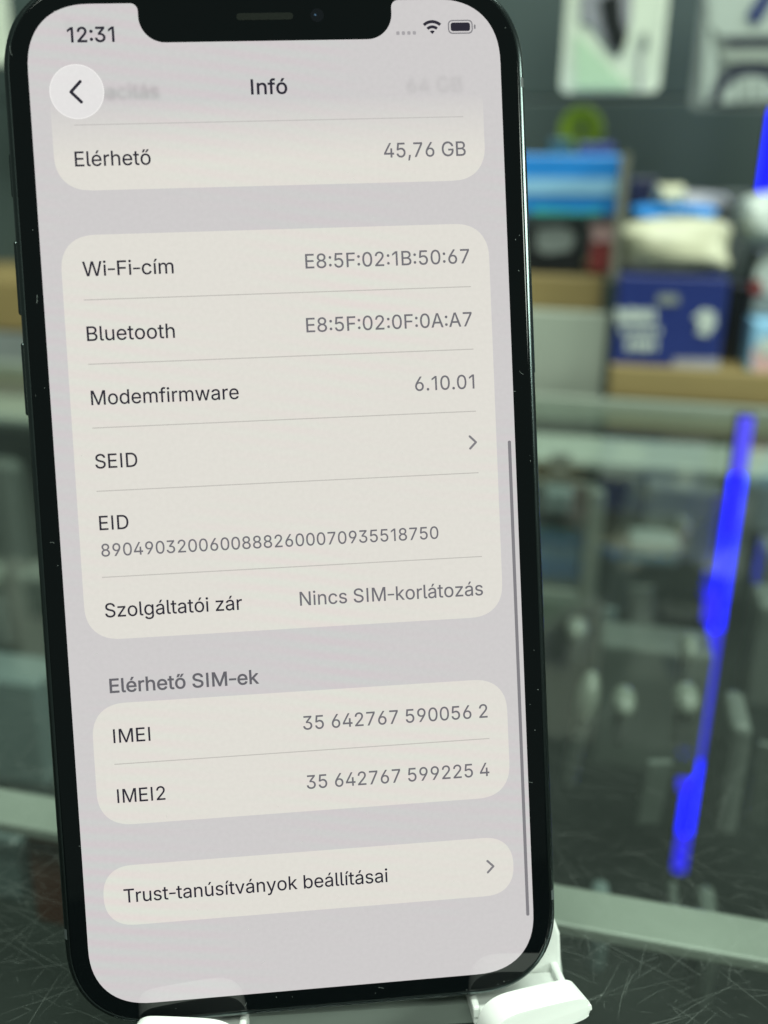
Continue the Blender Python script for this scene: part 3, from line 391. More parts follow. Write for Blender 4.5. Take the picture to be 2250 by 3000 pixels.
decal([(1726, 646), (1806, 646), (1806, 706), (1738, 708)], .6111, PINK, 'pink_label', t, b)

t, b, hw, h = pbox('dark_carton', (1842, 520, 1925, 612), .63, .03, INKY, 'dark navy carton standing behind the blue wrapper', 'box')
t, b, hw, h = pbox('grey_carton', (2095, 560, 2190, 800), .66, .03, GSLATE, 'dark slate carton in the gap right of the cream bag', 'box')
t, b, hw, h = pbox('dark_gap_block', (2128, 830, 2188, 1082), .60, .04, BLACK, 'narrow black block filling the dark gap right of the navy box', 'box')  # black block added to stand for the dark gap between the boxes
t, b, hw, h = pbox('teal_carton', (1608, 405, 1672, 470), .668, .02, TEALD, 'small dark teal carton left of the small navy box', 'box')
# --- clear divider standing on the shelf
bm = bmesh.new()
pa, pb_ = at_y(1856, 470, .60), at_y(1790, 830, .56)
o = from_bm('acrylic_divider', prism([(0, 0), (0.0, pa.z - pb_.z + .004), (0.05, pa.z - pb_.z + .004), (.10, 0)], -.0026, .0026, .0006), mat('frosted_acrylic', (.17, .175, .14), .25, var=.2), label='frosted grey divider between the blue box and the navy box', cat='divider')
o.matrix_world = Matrix.Translation((at_y(1800, 800, .575).x, .575, zS1)) @ Matrix.Rotation(math.radians(90), 4, 'Z') @ Matrix.Rotation(math.radians(90), 4, 'X')

# --- navy box in the middle
t, b, hw, h = pbox('navy_box', (1800, 808, 2122, 1086), YS + .008, 0.055, NAVY, 'navy blue box with white print standing on the tan shelf', 'box')
Yd = YS + .008 - .0009
def rr_px(x0, y0, x1, y1, r): return rrect(x0, x1, y0, y1, r, 5)
rp = random.Random(4)
for (xa, xb, ya, yb) in ((1805, 1930, 902, 948), (1820, 1935, 958, 982), (1834, 1930, 992, 1028)):
    x = xa
    while x < xb - 8:                                   # lettering too far away to read: uneven blocks in rows
        wd = rp.uniform(10, 26); decal([(x, ya + rp.uniform(0, 6)), (min(x + wd, xb), ya + rp.uniform(0, 6)), (min(x + wd, xb), yb - rp.uniform(0, 6)), (x, yb)], Yd, WHITE, 'white_print', t, b); x += wd + rp.uniform(2, 6)
decal([(2030, 930), (2062, 905), (2095, 915), (2098, 950), (2072, 985), (2040, 975), (2052, 948)], Yd, WHITE, 'white_emblem', t, b)
decal(rr_px(1925, 862, 1990, 892, 12), Yd, GREY, 'grey_print', t, b)
decal([(1975, 1050), (2108, 1052), (2106, 1080), (1968, 1078)], Yd, LAV, 'grey_strip', t, b)
zt = b.z + h
# cream bag lying on it: a crumpled pillow
def pillow(name, cx, cy, rx, ry, Y, m, seed, parent=None, **kw):
    x0, x1, z0, z1 = px_rect(cx - rx, cy - ry, cx + rx, cy + ry, Y)
    rnd = random.Random(seed); bm = bmesh.new(); bmesh.ops.create_uvsphere(bm, u_segments=28, v_segments=16, radius=1)
    ph = [(rnd.uniform(2, 7), rnd.uniform(2, 7), rnd.uniform(0, 6)) for _ in range(5)]
    sx, sz = (x1 - x0) / 2, (z1 - z0) / 2
    for v in bm.verts:
        c = v.co; f = lambda a: math.copysign(abs(a) ** 0.6, a)
        k = 1 + sum(.03 * math.sin(a * c.x + b_ * c.z + g) for a, b_, g in ph)
        v.co = Vector((f(c.x) * sx * k, f(c.y) * .024 * k, f(c.z) * sz * k + sz))
    o = from_bm(name, bm, m, parent, smooth=True, **kw); o.location = ((x0 + x1) / 2, Y + .024, z0); return o
pillow('plastic_bag', 1985, 722, 172, 82, YS + .008, CREAM, 3, label='cream coloured bag lying on the navy box', cat='bag')
pillow('blue_wrap', 1975, 626, 132, 26, YS + .02, BLUE, 5, label='bright blue wrapper on top of the cream bag', cat='wrapper')
pillow('crumpled_pouch', 1965, 572, 50, 34, YS + .03, CREAM, 9, label='small beige crumpled pouch on the blue wrapper', cat='pouch')
pillow('dark_pouch', 2060, 590, 90, 30, YS + .06, LAV, 12, label='dark grey pouch right of the beige pouch', cat='pouch')
# --- right edge cluster
pillow('white_bag', 2268, 640, 88, 72, YS + .02, WHITE, 21, label='white rounded bag at the right edge above the other packs', cat='bag')
t, b, hw, h = pbox('red_white_box', (2212, 740, 2400, 925), YS + .03, .05, GREY, 'grey box with white and red print at the right edge', 'box')
decal(ell(2262, 812, 52, 52), YS + .0291, WHITE, 'white_disc', t, b)
decal(ell(2206 + 12, 842, 20, 22), YS + .0285, RED, 'red_dot', t, b)
t, b, hw, h = pbox('pastel_box', (2198, 945, 2400, 1095), YS + .008, .05, LBLUE, 'pastel blue and pink box standing on the tan shelf at the right edge', 'box')
decal(rr_px(2204, 1018, 2300, 1088, 14), YS + .0071, PINK, 'pink_print', t, b)
decal(rr_px(2222, 990, 2300, 1040, 12), YS + .0063, WHITE, 'white_print', t, b)

# --- blue LED strip at the right, standing at the back of the counter
LED, lt, lb = NT('blue_led_light'); lb.inputs['Base Color'].default_value = (0, 0, .02, 1)
lb.inputs['Emission Color'].default_value = (0.0, 0.0, 1, 1); lb.inputs['Emission Strength'].default_value = 5
LED3, lt3, lb3 = NT('blue_led_haze'); lb3.inputs['Emission Color'].default_value = (.10, .09, 1, 1); lb3.inputs['Emission Strength'].default_value = 1.0; lb3.inputs['Base Color'].default_value = (0, 0, .02, 1)
LED2, lt2, lb2 = NT('blue_led_diffuser'); lb2.inputs['Base Color'].default_value = (0, 0, .02, 1)
lb2.inputs['Emission Color'].default_value = (0.02, 0.01, 1, 1); lb2.inputs['Emission Strength'].default_value = 1.3
def led_strip(base, segs, clips, label, hw=.0042):
    led = empty('led_strip', Matrix.Translation(base), label=label, cat='light strip')
    top = max(q[1] for q in segs); bot = min(q[0] for q in segs)
    from_bm('holder', box_bm(-hw, hw, .004, .009, bot, top, .001), BLACK, led)
    for z0, z1, m_ in segs: from_bm('lit_segment', box_bm(-hw * .8, hw * .8, 0, .0035, z0, z1 - .001, .0008), m_, led)
    for z in clips: from_bm('clip', box_bm(-hw * 1.7, -.001, -.002, .004, z - .008, z + .008, .001), LED2, led)
p = at_y(2266, 400, .68)
led_strip((p.x, .68, .06), ((at_y(2240, 575, .68).z - .06, at_y(2240, -150, .68).z, LED),), (), 'glowing blue vertical light strip at the upper right edge, beside the hanging packs')
YL = .415
def zl(py): return at_y(2100, py, YL).z
p = at_y(2180, 1290, YL)
led_strip((p.x, YL, 0), ((zl(1385), zl(1212), LED3), (zl(1850), zl(1385), LED), (zl(2235), zl(1850), LED2), (zl(2462), zl(2235), LED), (zl(2575), zl(2462), LED2)), (zl(1780), zl(2290)), 'long glowing blue light strip running down inside the glass counter on the right', .0038)

# ================================================================== THE GLASS COUNTER
GX0, GX1, GY0, GY1 = -.75, .75, -.12, .545
cnt = empty('glass_counter', Matrix.Translation((0, .2, -.9)), label='glass display counter with a scratched top that the stand rests on', cat='display counter')
def cpart(name, bm, m): 
    bmesh.ops.translate(bm, verts=bm.verts, vec=(0, -.2, .9)); return from_bm(name, bm, m, cnt)
GL = archglass('counter_glass', (.90, .93, .91), 0.0, 1.42, 0.999)
nt_ = GL.node_tree; o_ = nt_.nodes['Material Output']; src = o_.inputs[0].links[0].from_socket
df = nt_.nodes.new('ShaderNodeBsdfDiffuse'); df.inputs[0].default_value = (.62, .72, .66, 1)
dn_ = nt_.nodes.new('ShaderNodeTexNoise'); dn_.inputs['Scale'].default_value = 22; dn_.inputs['Detail'].default_value = 9; dn_.inputs['Roughness'].default_value = .68
dm = nt_.nodes.new('ShaderNodeMapRange'); dm.inputs[1].default_value = .35; dm.inputs[2].default_value = .8; dm.inputs[3].default_value = .002; dm.inputs[4].default_value = .014
dc = nt_.nodes.new('ShaderNodeTexCoord'); nt_.links.new(dc.outputs['Object'], dn_.inputs['Vector']); nt_.links.new(dn_.outputs['Fac'], dm.inputs[0])
dx = nt_.nodes.new('ShaderNodeMixShader'); nt_.links.new(dm.outputs[0], dx.inputs[0]); nt_.links.new(src, dx.inputs[1]); nt_.links.new(df.outputs[0], dx.inputs[2]); nt_.links.new(dx.outputs[0], o_.inputs[0])
# faint greasy smears make the reflection softer in places
nt = GL.node_tree; n = nt.nodes.new('ShaderNodeTexNoise'); n.inputs['Scale'].default_value = 14; n.inputs['Detail'].default_value = 6
mr = nt.nodes.new('ShaderNodeMapRange'); mr.inputs[3].default_value = 0.0; mr.inputs[4].default_value = .10; mr.inputs[1].default_value = .45; mr.inputs[2].default_value = .75
tc = nt.nodes.new('ShaderNodeTexCoord'); nt.links.new(tc.outputs['Object'], n.inputs['Vector']); nt.links.new(n.outputs['Fac'], mr.inputs[0])
nt.links.new(mr.outputs[0], [x for x in nt.nodes if x.type == 'BSDF_GLOSSY'][0].inputs['Roughness'])
cpart('glass_top', box_bm(GX0, GX1, GY0, GY1, -.006, 0, .0008), GL)
cpart('lining_back', box_bm(GX0, GX1, GY1 - .012, GY1 - .002, -.649, -.040), CASE)
cpart('lining_bottom', box_bm(GX0, GX1, GY0, GY1 - .013, -.66, -.65), CASE)
cpart('lining_side', box_bm(GX0 - .01, GX0 - .001, GY0, GY1, -.66, -.007), CASE)
cpart('lining_side', box_bm(GX1 + .001, GX1 + .01, GY0, GY1, -.66, -.007), CASE)
cpart('cabinet_front', box_bm(GX0, GX1, GY0 - .012, GY0 - .001, -.9, -.007), CASE)
cpart('plinth', box_bm(GX0, GX1, GY0, GY1 - .013, -.9, -.662), CASE)
# rails: far one under the back edge, near one under the glass behind the phone
def rail(p0, p1, thick, Y, z0off=0):
    x0, x1, z0, z1 = px_rect(*p0, *p1, Y); return z0, z1
a = at_z(1700, 1256, -.016); b_ = at_z(1700, 1350, -.016)
cpart('far_rail', box_bm(GX0, GX1, b_.y, min(a.y, GY1 - .014), -.020, -.016, .0006), PALE)
a = at_z(1700, 2600, -.016); b_ = at_z(1700, 2718, -.016)
cpart('near_rail', box_bm(GX0, GX1, b_.y, a.y, -.019, -.016, .0006), mat('rail_paint', (.24, .265, .235), .4, var=.22, scale=35))
print('near rail z', a.z, b_.z)
cpart('edge_strip', box_bm(GX0, GX1, GY1 + .0005, GY1 + .006, -.012, .003, .0008), ALU)

# scratches: fine pale marks lying on the glass
SCR, st, sb = NT('scratch_white'); sb.inputs['Base Color'].default_value = (.55, .62, .57, 1); sb.inputs['Roughness'].default_value = .7
mx = st.nodes.new('ShaderNodeMixShader'); trn = st.nodes.new('ShaderNodeBsdfTransparent'); mx.inputs[0].default_value = .18
st.links.new(trn.outputs[0], mx.inputs[1]); st.links.new(sb.outputs[0], mx.inputs[2]); st.links.new(mx.outputs[0], st.nodes['Material Output'].inputs[0])
bm = bmesh.new(); rnd = random.Random(11)
def scratch(x, y, ang, ln, wd, cur):
    n = 7; pts = []; a = ang
    for i in range(n + 1):
        pts.append((x, y)); x += math.cos(a) * ln / n; y += math.sin(a) * ln / n; a += cur / n + rnd.gauss(0, .04)
    prev = None
    for i, (px, py) in enumerate(pts):
        f = math.sin(math.pi * (i + .25) / (n + .5)) * wd; nx, ny = -math.sin(ang) * f, math.cos(ang) * f
        v = (bm.verts.new((px + nx, py + ny, 4e-5)), bm.verts.new((px - nx, py - ny, 4e-5)))
        if prev: bm.faces.new((prev[0], v[0], v[1], prev[1]))
        prev = v
for i in range(4800):
    y = rnd.uniform(.04, .42); x = rnd.uniform(-.30, .33)
    if rnd.random() < .6: y = rnd.uniform(.06, .20)
    L_ = rnd.choice((.001, .0015, .002, .003, .005, .008, .014, .022)); scratch(x, y, rnd.choice((rnd.uniform(-.6, .9), rnd.uniform(0, math.pi))), L_ * rnd.uniform(.6, 1.3), rnd.uniform(1.5e-5, 3.6e-5), rnd.gauss(0, .22))
for i in range(2200):
    scratch(rnd.uniform(-.12, .14), rnd.uniform(.055, .15), rnd.choice((rnd.uniform(-.5, .9), rnd.uniform(0, math.pi))), rnd.choice((.001, .002, .004, .007, .012, .018)), rnd.uniform(1.4e-5, 3.4e-5), rnd.gauss(0, .25))
for i in range(700):
    x, y = rnd.uniform(-.2, .25), rnd.uniform(.05, .3); r = rnd.uniform(5e-5, 1.6e-4)
    bm.faces.new([bm.verts.new((x + r * math.cos(k) * rnd.uniform(.6, 1.4), y + r * math.sin(k) * rnd.uniform(.6, 1.4), 4.5e-5)) for k in (0, 1.2, 2.5, 3.8, 5)])
o = from_bm('scratches', bm, SCR, kind='stuff', label='fine pale scratches and dust on the glass counter top', cat='scratches')

# --- goods lying inside the counter, seen dimly through the glass
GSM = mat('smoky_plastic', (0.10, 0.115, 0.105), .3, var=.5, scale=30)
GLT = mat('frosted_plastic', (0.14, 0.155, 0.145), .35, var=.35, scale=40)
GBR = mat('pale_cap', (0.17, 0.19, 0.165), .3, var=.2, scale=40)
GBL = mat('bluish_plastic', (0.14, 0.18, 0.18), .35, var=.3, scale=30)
def goods(kind, rect, Y, m, label, m2=None, tilt=0.0):
    x0, x1, z0, z1 = px_rect(*rect, Y); z1 = min(z1, -.022 if Y < .21 else -.009); hw = (x1 - x0) / 2; h = z1 - z0
    t = empty(kind, Matrix.Translation(((x0 + x1) / 2, Y, z0)) @ Matrix.Rotation(math.radians(tilt), 4, 'Y'), label=label, cat=kind.replace('_', ' '), group='goods inside the counter')
    if kind == 'boxed_item':
        from_bm('carton', box_bm(-hw, hw, 0, .02, 0, h, .002), m, t)
        if m2:
            bm = bmesh.new(); bmesh.ops.create_uvsphere(bm, u_segments=16, v_segments=10, radius=1)
            for v in bm.verts: v.co = Vector((v.co.x * hw * .28, v.co.y * .004 - .001, v.co.z * h * .16 + h * .5))
            from_bm('window', bm, m2, t, smooth=True)
    elif kind == 'open_frame':
        bm = prism(rrect(-hw, hw, 0, h, .006, 5), 0, .008, .0015)
        bmesh.ops.rotate(bm, verts=bm.verts, cent=(0, 0, 0), matrix=Matrix.Rotation(math.pi / 2, 3, 'X'))
        from_bm('insert', bm, m2 or GSM, t)
        for (a0, a1, b0, b1) in ((hw * .72, hw, 0, h), (-hw, hw * .72, 0, h * .12), (-hw, -hw * .8, h * .12, h)):
            from_bm('rim', box_bm(a0, a1, -.014, -.0085, b0, b1, .0015), m, t)
    else:   # charger: cap on a thin body
        from_bm('body', box_bm(-hw * .6, hw * .6, 0, .012, 0, h * .62, .0025, 3), m, t)
        bm = bmesh.new(); bmesh.ops.create_uvsphere(bm, u_segments=18, v_segments=12, radius=1)
        for v in bm.verts: v.co = Vector((v.co.x * hw, v.co.y * .007 + .005, v.co.z * h * .24 + h * .76))
        from_bm('cap', bm, m2 or GBR, t, smooth=True)
    return t
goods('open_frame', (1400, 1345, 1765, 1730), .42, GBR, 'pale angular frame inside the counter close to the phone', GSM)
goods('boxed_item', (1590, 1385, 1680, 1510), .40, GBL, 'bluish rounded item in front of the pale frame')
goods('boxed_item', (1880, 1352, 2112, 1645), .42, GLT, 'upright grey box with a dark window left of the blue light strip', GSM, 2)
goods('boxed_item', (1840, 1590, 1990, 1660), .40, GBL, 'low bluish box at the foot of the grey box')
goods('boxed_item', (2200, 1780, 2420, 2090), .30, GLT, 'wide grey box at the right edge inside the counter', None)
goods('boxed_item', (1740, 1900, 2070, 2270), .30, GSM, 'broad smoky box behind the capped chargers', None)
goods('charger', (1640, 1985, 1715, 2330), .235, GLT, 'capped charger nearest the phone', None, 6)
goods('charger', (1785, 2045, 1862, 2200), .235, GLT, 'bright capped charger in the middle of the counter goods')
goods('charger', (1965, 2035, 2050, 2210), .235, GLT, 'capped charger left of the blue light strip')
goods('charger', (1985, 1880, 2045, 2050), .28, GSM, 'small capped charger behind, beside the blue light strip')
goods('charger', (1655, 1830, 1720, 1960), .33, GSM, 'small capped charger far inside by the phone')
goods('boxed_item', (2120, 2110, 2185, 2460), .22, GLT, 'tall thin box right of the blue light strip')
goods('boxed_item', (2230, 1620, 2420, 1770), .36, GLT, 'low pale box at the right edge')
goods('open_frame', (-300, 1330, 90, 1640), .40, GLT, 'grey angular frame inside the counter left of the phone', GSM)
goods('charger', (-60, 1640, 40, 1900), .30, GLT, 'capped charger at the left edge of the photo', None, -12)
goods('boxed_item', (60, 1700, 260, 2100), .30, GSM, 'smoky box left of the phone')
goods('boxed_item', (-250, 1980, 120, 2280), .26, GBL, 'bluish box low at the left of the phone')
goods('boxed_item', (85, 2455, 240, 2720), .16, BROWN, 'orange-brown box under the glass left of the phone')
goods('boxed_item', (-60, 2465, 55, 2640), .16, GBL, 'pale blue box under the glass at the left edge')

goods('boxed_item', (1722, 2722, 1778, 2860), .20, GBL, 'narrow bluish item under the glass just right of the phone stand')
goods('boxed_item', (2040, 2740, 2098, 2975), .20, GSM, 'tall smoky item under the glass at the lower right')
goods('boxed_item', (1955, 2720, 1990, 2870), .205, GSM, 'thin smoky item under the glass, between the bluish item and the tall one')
# sheets of backing card standing loosely between the goods: soft upright tones through the glass
rg = random.Random(17)
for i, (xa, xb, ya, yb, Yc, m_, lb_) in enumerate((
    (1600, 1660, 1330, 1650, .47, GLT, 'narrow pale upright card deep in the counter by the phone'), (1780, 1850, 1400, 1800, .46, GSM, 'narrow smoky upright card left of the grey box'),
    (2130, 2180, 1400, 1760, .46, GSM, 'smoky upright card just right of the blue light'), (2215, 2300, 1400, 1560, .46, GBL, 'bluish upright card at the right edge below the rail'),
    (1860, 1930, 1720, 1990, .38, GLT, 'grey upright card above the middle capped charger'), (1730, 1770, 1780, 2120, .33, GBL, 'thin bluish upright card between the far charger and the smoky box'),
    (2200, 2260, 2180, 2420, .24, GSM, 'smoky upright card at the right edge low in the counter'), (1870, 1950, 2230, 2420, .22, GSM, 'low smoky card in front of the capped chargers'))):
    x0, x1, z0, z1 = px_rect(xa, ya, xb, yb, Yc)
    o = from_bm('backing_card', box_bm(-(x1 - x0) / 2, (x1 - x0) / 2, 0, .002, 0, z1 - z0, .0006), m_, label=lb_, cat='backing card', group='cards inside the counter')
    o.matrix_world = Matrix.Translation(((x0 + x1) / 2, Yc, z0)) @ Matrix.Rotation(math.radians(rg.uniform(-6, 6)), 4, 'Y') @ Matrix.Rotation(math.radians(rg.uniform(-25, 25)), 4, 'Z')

# ================================================================== THE PHONE
RC = np.array([[0.99627832, 0.04719833, -0.07212364], [-0.05129587, 0.99710896, -0.05605759], [0.0692693, 0.05954861, 0.99581912]])
TC = np.array([-13.00172275, -0.18781981, 130.30245636]) * mm
ax, ay, az = M @ RC[:, 0], M @ -RC[:, 1], M @ -RC[:, 2]; ac = CAM + M @ TC
PH = Matrix([[ax[i], ay[i], az[i], ac[i]] for i in range(3)] + [[0, 0, 0, 1]])   # centre of the screen
BY = -73.35 * mm                                                                # phone's lower end
phone = empty('smartphone', PH @ Matrix.Translation((0, BY, 0)), label='dark blue smartphone with notched lit screen leaning on a white stand', cat='smartphone')
def shift(bm): bmesh.ops.translate(bm, verts=bm.verts, vec=(0, -BY, 0)); return bm
PT = 64.58 / 390 * mm
def loc_pt(x, y): return ((x - 195) * PT, (422 - y) * PT)

FR = mat('dark_blue_steel', (0.10, 0.125, 0.125), 0.19, metal=1.0, var=.15, scale=300)
GLB, gt, gb = NT('black_front_glass')
gb.inputs['Base Color'].default_value = (.001, .002, .0025, 1); gb.inputs['Roughness'].default_value = .035; gb.inputs['Specular IOR Level'].default_value = .5
BACK = mat('dark_blue_back_glass', (0.01, 0.03, 0.045), .3)
HW, HH, RB = 35.75 * mm, 73.35 * mm, 11.3 * mm
def ring(ins, z): return [(x, y, z * mm) for x, y in rrect(-HW + ins * mm, HW - ins * mm, -HH + ins * mm, HH - ins * mm, RB - ins * mm, 18)]
prof = [(.98, -.30), (.95, -.12), (.80, -.06), (.62, -.10), (.38, -.24), (.2, -.44), (.07, -.75), (0, -1.15), (0, -6.3), (.1, -6.8), (.35, -7.15), (.8, -7.38)]
from_bm('frame', shift(loft([ring(*p) for p in prof], False, False)), FR, phone, smooth=True)
from_bm('back_glass', shift(loft([ring(.8, -7.2), ring(.85, -7.42), ring(1.2, -7.45)], True, True)), BACK, phone)
o = from_bm('front_glass', shift(loft([ring(.96, -.25), ring(.98, -.10), ring(1.05, -.055), ring(1.2, -.03)], False, True)), GLB, phone)
for f in o.data.polygons: f.use_smooth = len(f.vertices) == 4
o.data.materials[0] = GLB

# screen material: glowing pixels under glossy glass, with the faint banding of the pixel grid
def screen(name, rgb, var=.02, attr=False, rgb2=None):
    m, t, b = NT(name)
    b.inputs['Base Color'].default_value = (.004, .004, .004, 1); b.inputs['Roughness'].default_value = .045
    tc = t.nodes.new('ShaderNodeTexCoord'); b.inputs['Emission Strength'].default_value = 1
    wv = t.nodes.new('ShaderNodeTexWave'); wv.wave_type = 'BANDS'; wv.bands_direction = 'Y'; wv.inputs['Scale'].default_value = 150
    wv.inputs['Distortion'].default_value = 6; wv.inputs['Detail'].default_value = 2; wv.inputs['Detail Scale'].default_value = .12
    mp = t.nodes.new('ShaderNodeMapping'); mp.inputs['Rotation'].default_value = (0, 0, .15); t.links.new(tc.outputs['Object'], mp.inputs['Vector']); t.links.new(mp.outputs[0], wv.inputs['Vector'])
    ns = t.nodes.new('ShaderNodeTexNoise'); ns.inputs['Scale'].default_value = 1600; ns.inputs['Detail'].default_value = 3; t.links.new(tc.outputs['Object'], ns.inputs['Vector'])
    n2 = t.nodes.new('ShaderNodeTexNoise'); n2.inputs['Scale'].default_value = 28; n2.inputs['Detail'].default_value = 2; t.links.new(tc.outputs['Object'], n2.inputs['Vector'])
    c = lin(rgb)
    mx = t.nodes.new('ShaderNodeMix'); mx.data_type = 'RGBA'
    mx.inputs['A'].default_value = (c[0] * (1 + 1.3*var), c[1] * (1 - 1.6*var), c[2] * (1 - .2 * var), 1)
    mx.inputs['B'].default_value = (c[0] * (1 - 1.3*var), c[1] * (1 + 1.6*var), c[2] * (1 + .2 * var), 1)
    # banding only in cloudy patches
    m1 = t.nodes.new('ShaderNodeMath'); m1.operation = 'SUBTRACT'; t.links.new(wv.outputs['Fac'], m1.inputs[0]); m1.inputs[1].default_value = .5
    m2 = t.nodes.new('ShaderNodeMapRange'); m2.inputs[1].default_value = .42; m2.inputs[2].default_value = .65; t.links.new(n2.outputs['Fac'], m2.inputs[0])
    m3 = t.nodes.new('ShaderNodeMath'); m3.operation = 'MULTIPLY'; t.links.new(m1.outputs[0], m3.inputs[0]); t.links.new(m2.outputs[0], m3.inputs[1])
    m4 = t.nodes.new('ShaderNodeMath'); m4.operation = 'ADD'; t.links.new(m3.outputs[0], m4.inputs[0]); m4.inputs[1].default_value = .5
    t.links.new(m4.outputs[0], mx.inputs['Factor'])
    last = mx.outputs['Result']
    if attr:
        at = t.nodes.new('ShaderNodeAttribute'); at.attribute_name = 'ink'
        m5 = t.nodes.new('ShaderNodeMix'); m5.data_type = 'RGBA'; m5.blend_type = 'MULTIPLY'; m5.inputs['Factor'].default_value = 1
        t.links.new(last, m5.inputs['A']); t.links.new(at.outputs['Color'], m5.inputs['B']); last = m5.outputs['Result']
    # fine grain
    gr = t.nodes.new('ShaderNodeMapRange'); gr.inputs[1].default_value = .2; gr.inputs[2].default_value = .8; gr.inputs[3].default_value = .975; gr.inputs[4].default_value = 1.025
    t.links.new(ns.outputs['Fac'], gr.inputs[0])
    vm = t.nodes.new('ShaderNodeVectorMath'); vm.operation = 'SCALE'; t.links.new(last, vm.inputs[0]); t.links.new(gr.outputs[0], vm.inputs['Scale'])
    t.links.new(vm.outputs[0], b.inputs['Emission Color'])
    return m
BG = (206, 203, 203); CARD = (224, 221, 213)
mBG = screen('screen_grey', BG); mCARD = screen('screen_card', CARD); mINK = screen('screen_ink', (38, 34, 48), 0); mGREY = screen('screen_grey_ink', (112, 110, 116), 0)
mHEAD = screen('screen_header_ink', (100, 98, 104), 0)
mSEP = screen('screen_line', (192, 189, 183), 0); mBAR = screen('screen_scrollbar', (128, 126, 130), 0); mBTN = screen('screen_button', (228, 226, 225), .004); mRIM = screen('screen_button_rim', (240, 238, 236), 0)
mDOT = screen('screen_dots', (165, 162, 165), 0); mFADE = screen('screen_faded', (255, 255, 255), .02, attr=True)

# display outline with the notch
def display_outline():
    full = [loc_pt(0, 0), loc_pt(390, 844)]
    r = 46.5; pts = []
    def arc(cx, cy, rx, ry, a0, a1, n=16, p=2.0):
        for i in range(n + 1):
            a = math.radians(a0 + (a1 - a0) * i / n); c, s = math.cos(a), math.sin(a)
            pts.append((cx + rx * math.copysign(abs(c) ** (2 / p), c), cy + ry * math.copysign(abs(s) ** (2 / p), s)))
    E_ = r * 1.15
    arc(E_, E_, E_, E_, 180, 270, p=2.35)                       # top left (y grows down)
    arc(91 - 6, 6, 6, 6, 270, 360, 6); arc(91 + 21, 31.6 - 21, 21, 21, 180, 90, 12)
    arc(299.5 - 21, 31.6 - 21, 21, 21, 90, 0, 12); arc(299.5 + 6, 6, 6, 6, 180, 270, 6)
    arc(390 - E_, E_, E_, E_, 270, 360, p=2.35); arc(390 - E_, 844 - E_, E_, E_, 0, 90, p=2.35); arc(E_, 844 - E_, E_, E_, 90, 180, p=2.35)
    return pts
bm = flat([loc_pt(*q) for q in display_outline()], 0.0); shift(bm)
disp = from_bm('display', bm, mBG, phone)
def ui(name, bm_or_me, m):
    if isinstance(bm_or_me, bmesh.types.BMesh): return from_bm(name, shift(bm_or_me), m, disp)
    for v in bm_or_me.vertices: v.co.y -= BY
    return link(name, bm_or_me, m, disp)
def pt_rr(x0, y0, x1, y1, r, z): return flat([loc_pt(x, y) for x, y in rrect(x0, x1, y0, y1, r, 12)], z)
L1, L2, L3, L4 = 1e-5, 2e-5, 3e-5, 4e-5
def card(x0, y0, x1, y1, r=26): ui('list_card', pt_rr(x0, y0, x1, y1, r, L1), mCARD)
card(16, 185.4, 373.8, 523.4); card(16, 578.4, 373.8, 684.4); card(16, 720.2, 373.8, 773.2, 26.5)
for y in (238.4, 291.4, 344.4, 397.4, 470.2, 631.2): ui('separator', pt_rr(32.5, y - .42, 357, y + .42, .1, L2), mSEP)
K = {'Tr': -18, 'tv': 0}
def T(s, x, y, size=17, width=None, right=None, m=None, bold=0.11): ui('text_line', text_curve(s, x, y, size, width, right, bold, L3, K), m or mINK)
T('12:31', 33.4, 30.3, 16.8, 37.3, bold=.30)
T('Infó', 179.9, 74.6, 17, 29.5, bold=.30)
T('Elérhető', 32.8, 129.7, 17, 61.3); T('45,76 GB', 288, 128.8, 17, 69.2, m=mGREY)
for a_, y, wd, b2, x2, w2 in (('Wi-Fi-cím', 219.0, 74.2, 'E8:5F:02:1B:50:67', 217.3, 139.2), ('Bluetooth', 272.2, 72.0, 'E8:5F:02:0F:0A:A7', 215.3, 141.2),
                     ('Modemfirmware', 325.3, 122.2, '6.10.01', 305.4, 51), ('SEID', 378.3, 34.6, None, 0, 0), ('EID', 430.2, 24, None, 0, 0),
                     ('Szolgáltatói zár', 504.4, 115, 'Nincs SIM-korlátozás', 197.7, 158.8), ('IMEI', 612.7, 30.9, '35 642767 590056 2', 194.8, 161.3), ('IMEI2', 665.0, 40.4, '35 642767 599225 4', 195.2, 160.4),
                     ('Trust-tanúsítványok beállításai', 753.0, 228.2, None, 0, 0)):
    T(a_, 33.2, y, 17, wd)
    if b2: T(b2, x2, y - .4, 17, w2, m=mGREY)
T('89049032006008882600070935518750', 33.4, 452.6, 15.2, 286.3, m=mGREY)
T('Elérhető SIM-ek', 33.0, 569.2, 17, 125.8, m=mHEAD, bold=.30)
def stroke(pts, wd, z):
    bm = bmesh.new()
    for a, b in zip(pts, pts[1:]):
        a, b = Vector(a), Vector(b); d = (b - a).normalized(); n = Vector((-d.y, d.x)) * wd / 2
        q = [a + n, a - n] + [a - d * 0, b - n, b + n]
        q = [a + n, a - n, b - n, b + n]
        flat([loc_pt(*v) for v in q], z, bm); z += 2e-6
    for p in pts: flat([loc_pt(p[0] + wd / 2 * math.cos(k * math.tau / 14), p[1] + wd / 2 * math.sin(k * math.tau / 14)) for k in range(14)], z, bm); z += 1e-6
    return bm
for y in (371.0, 746.4): ui('chevron', stroke([(350.6, y - 5.2), (355.8, y), (350.6, y + 5.2)], 1.9, L3), mBAR if y > 500 else mBAR)
ui('scrollbar', pt_rr(383.6, 371, 386.4, 794, 1.3, L2), mBAR)
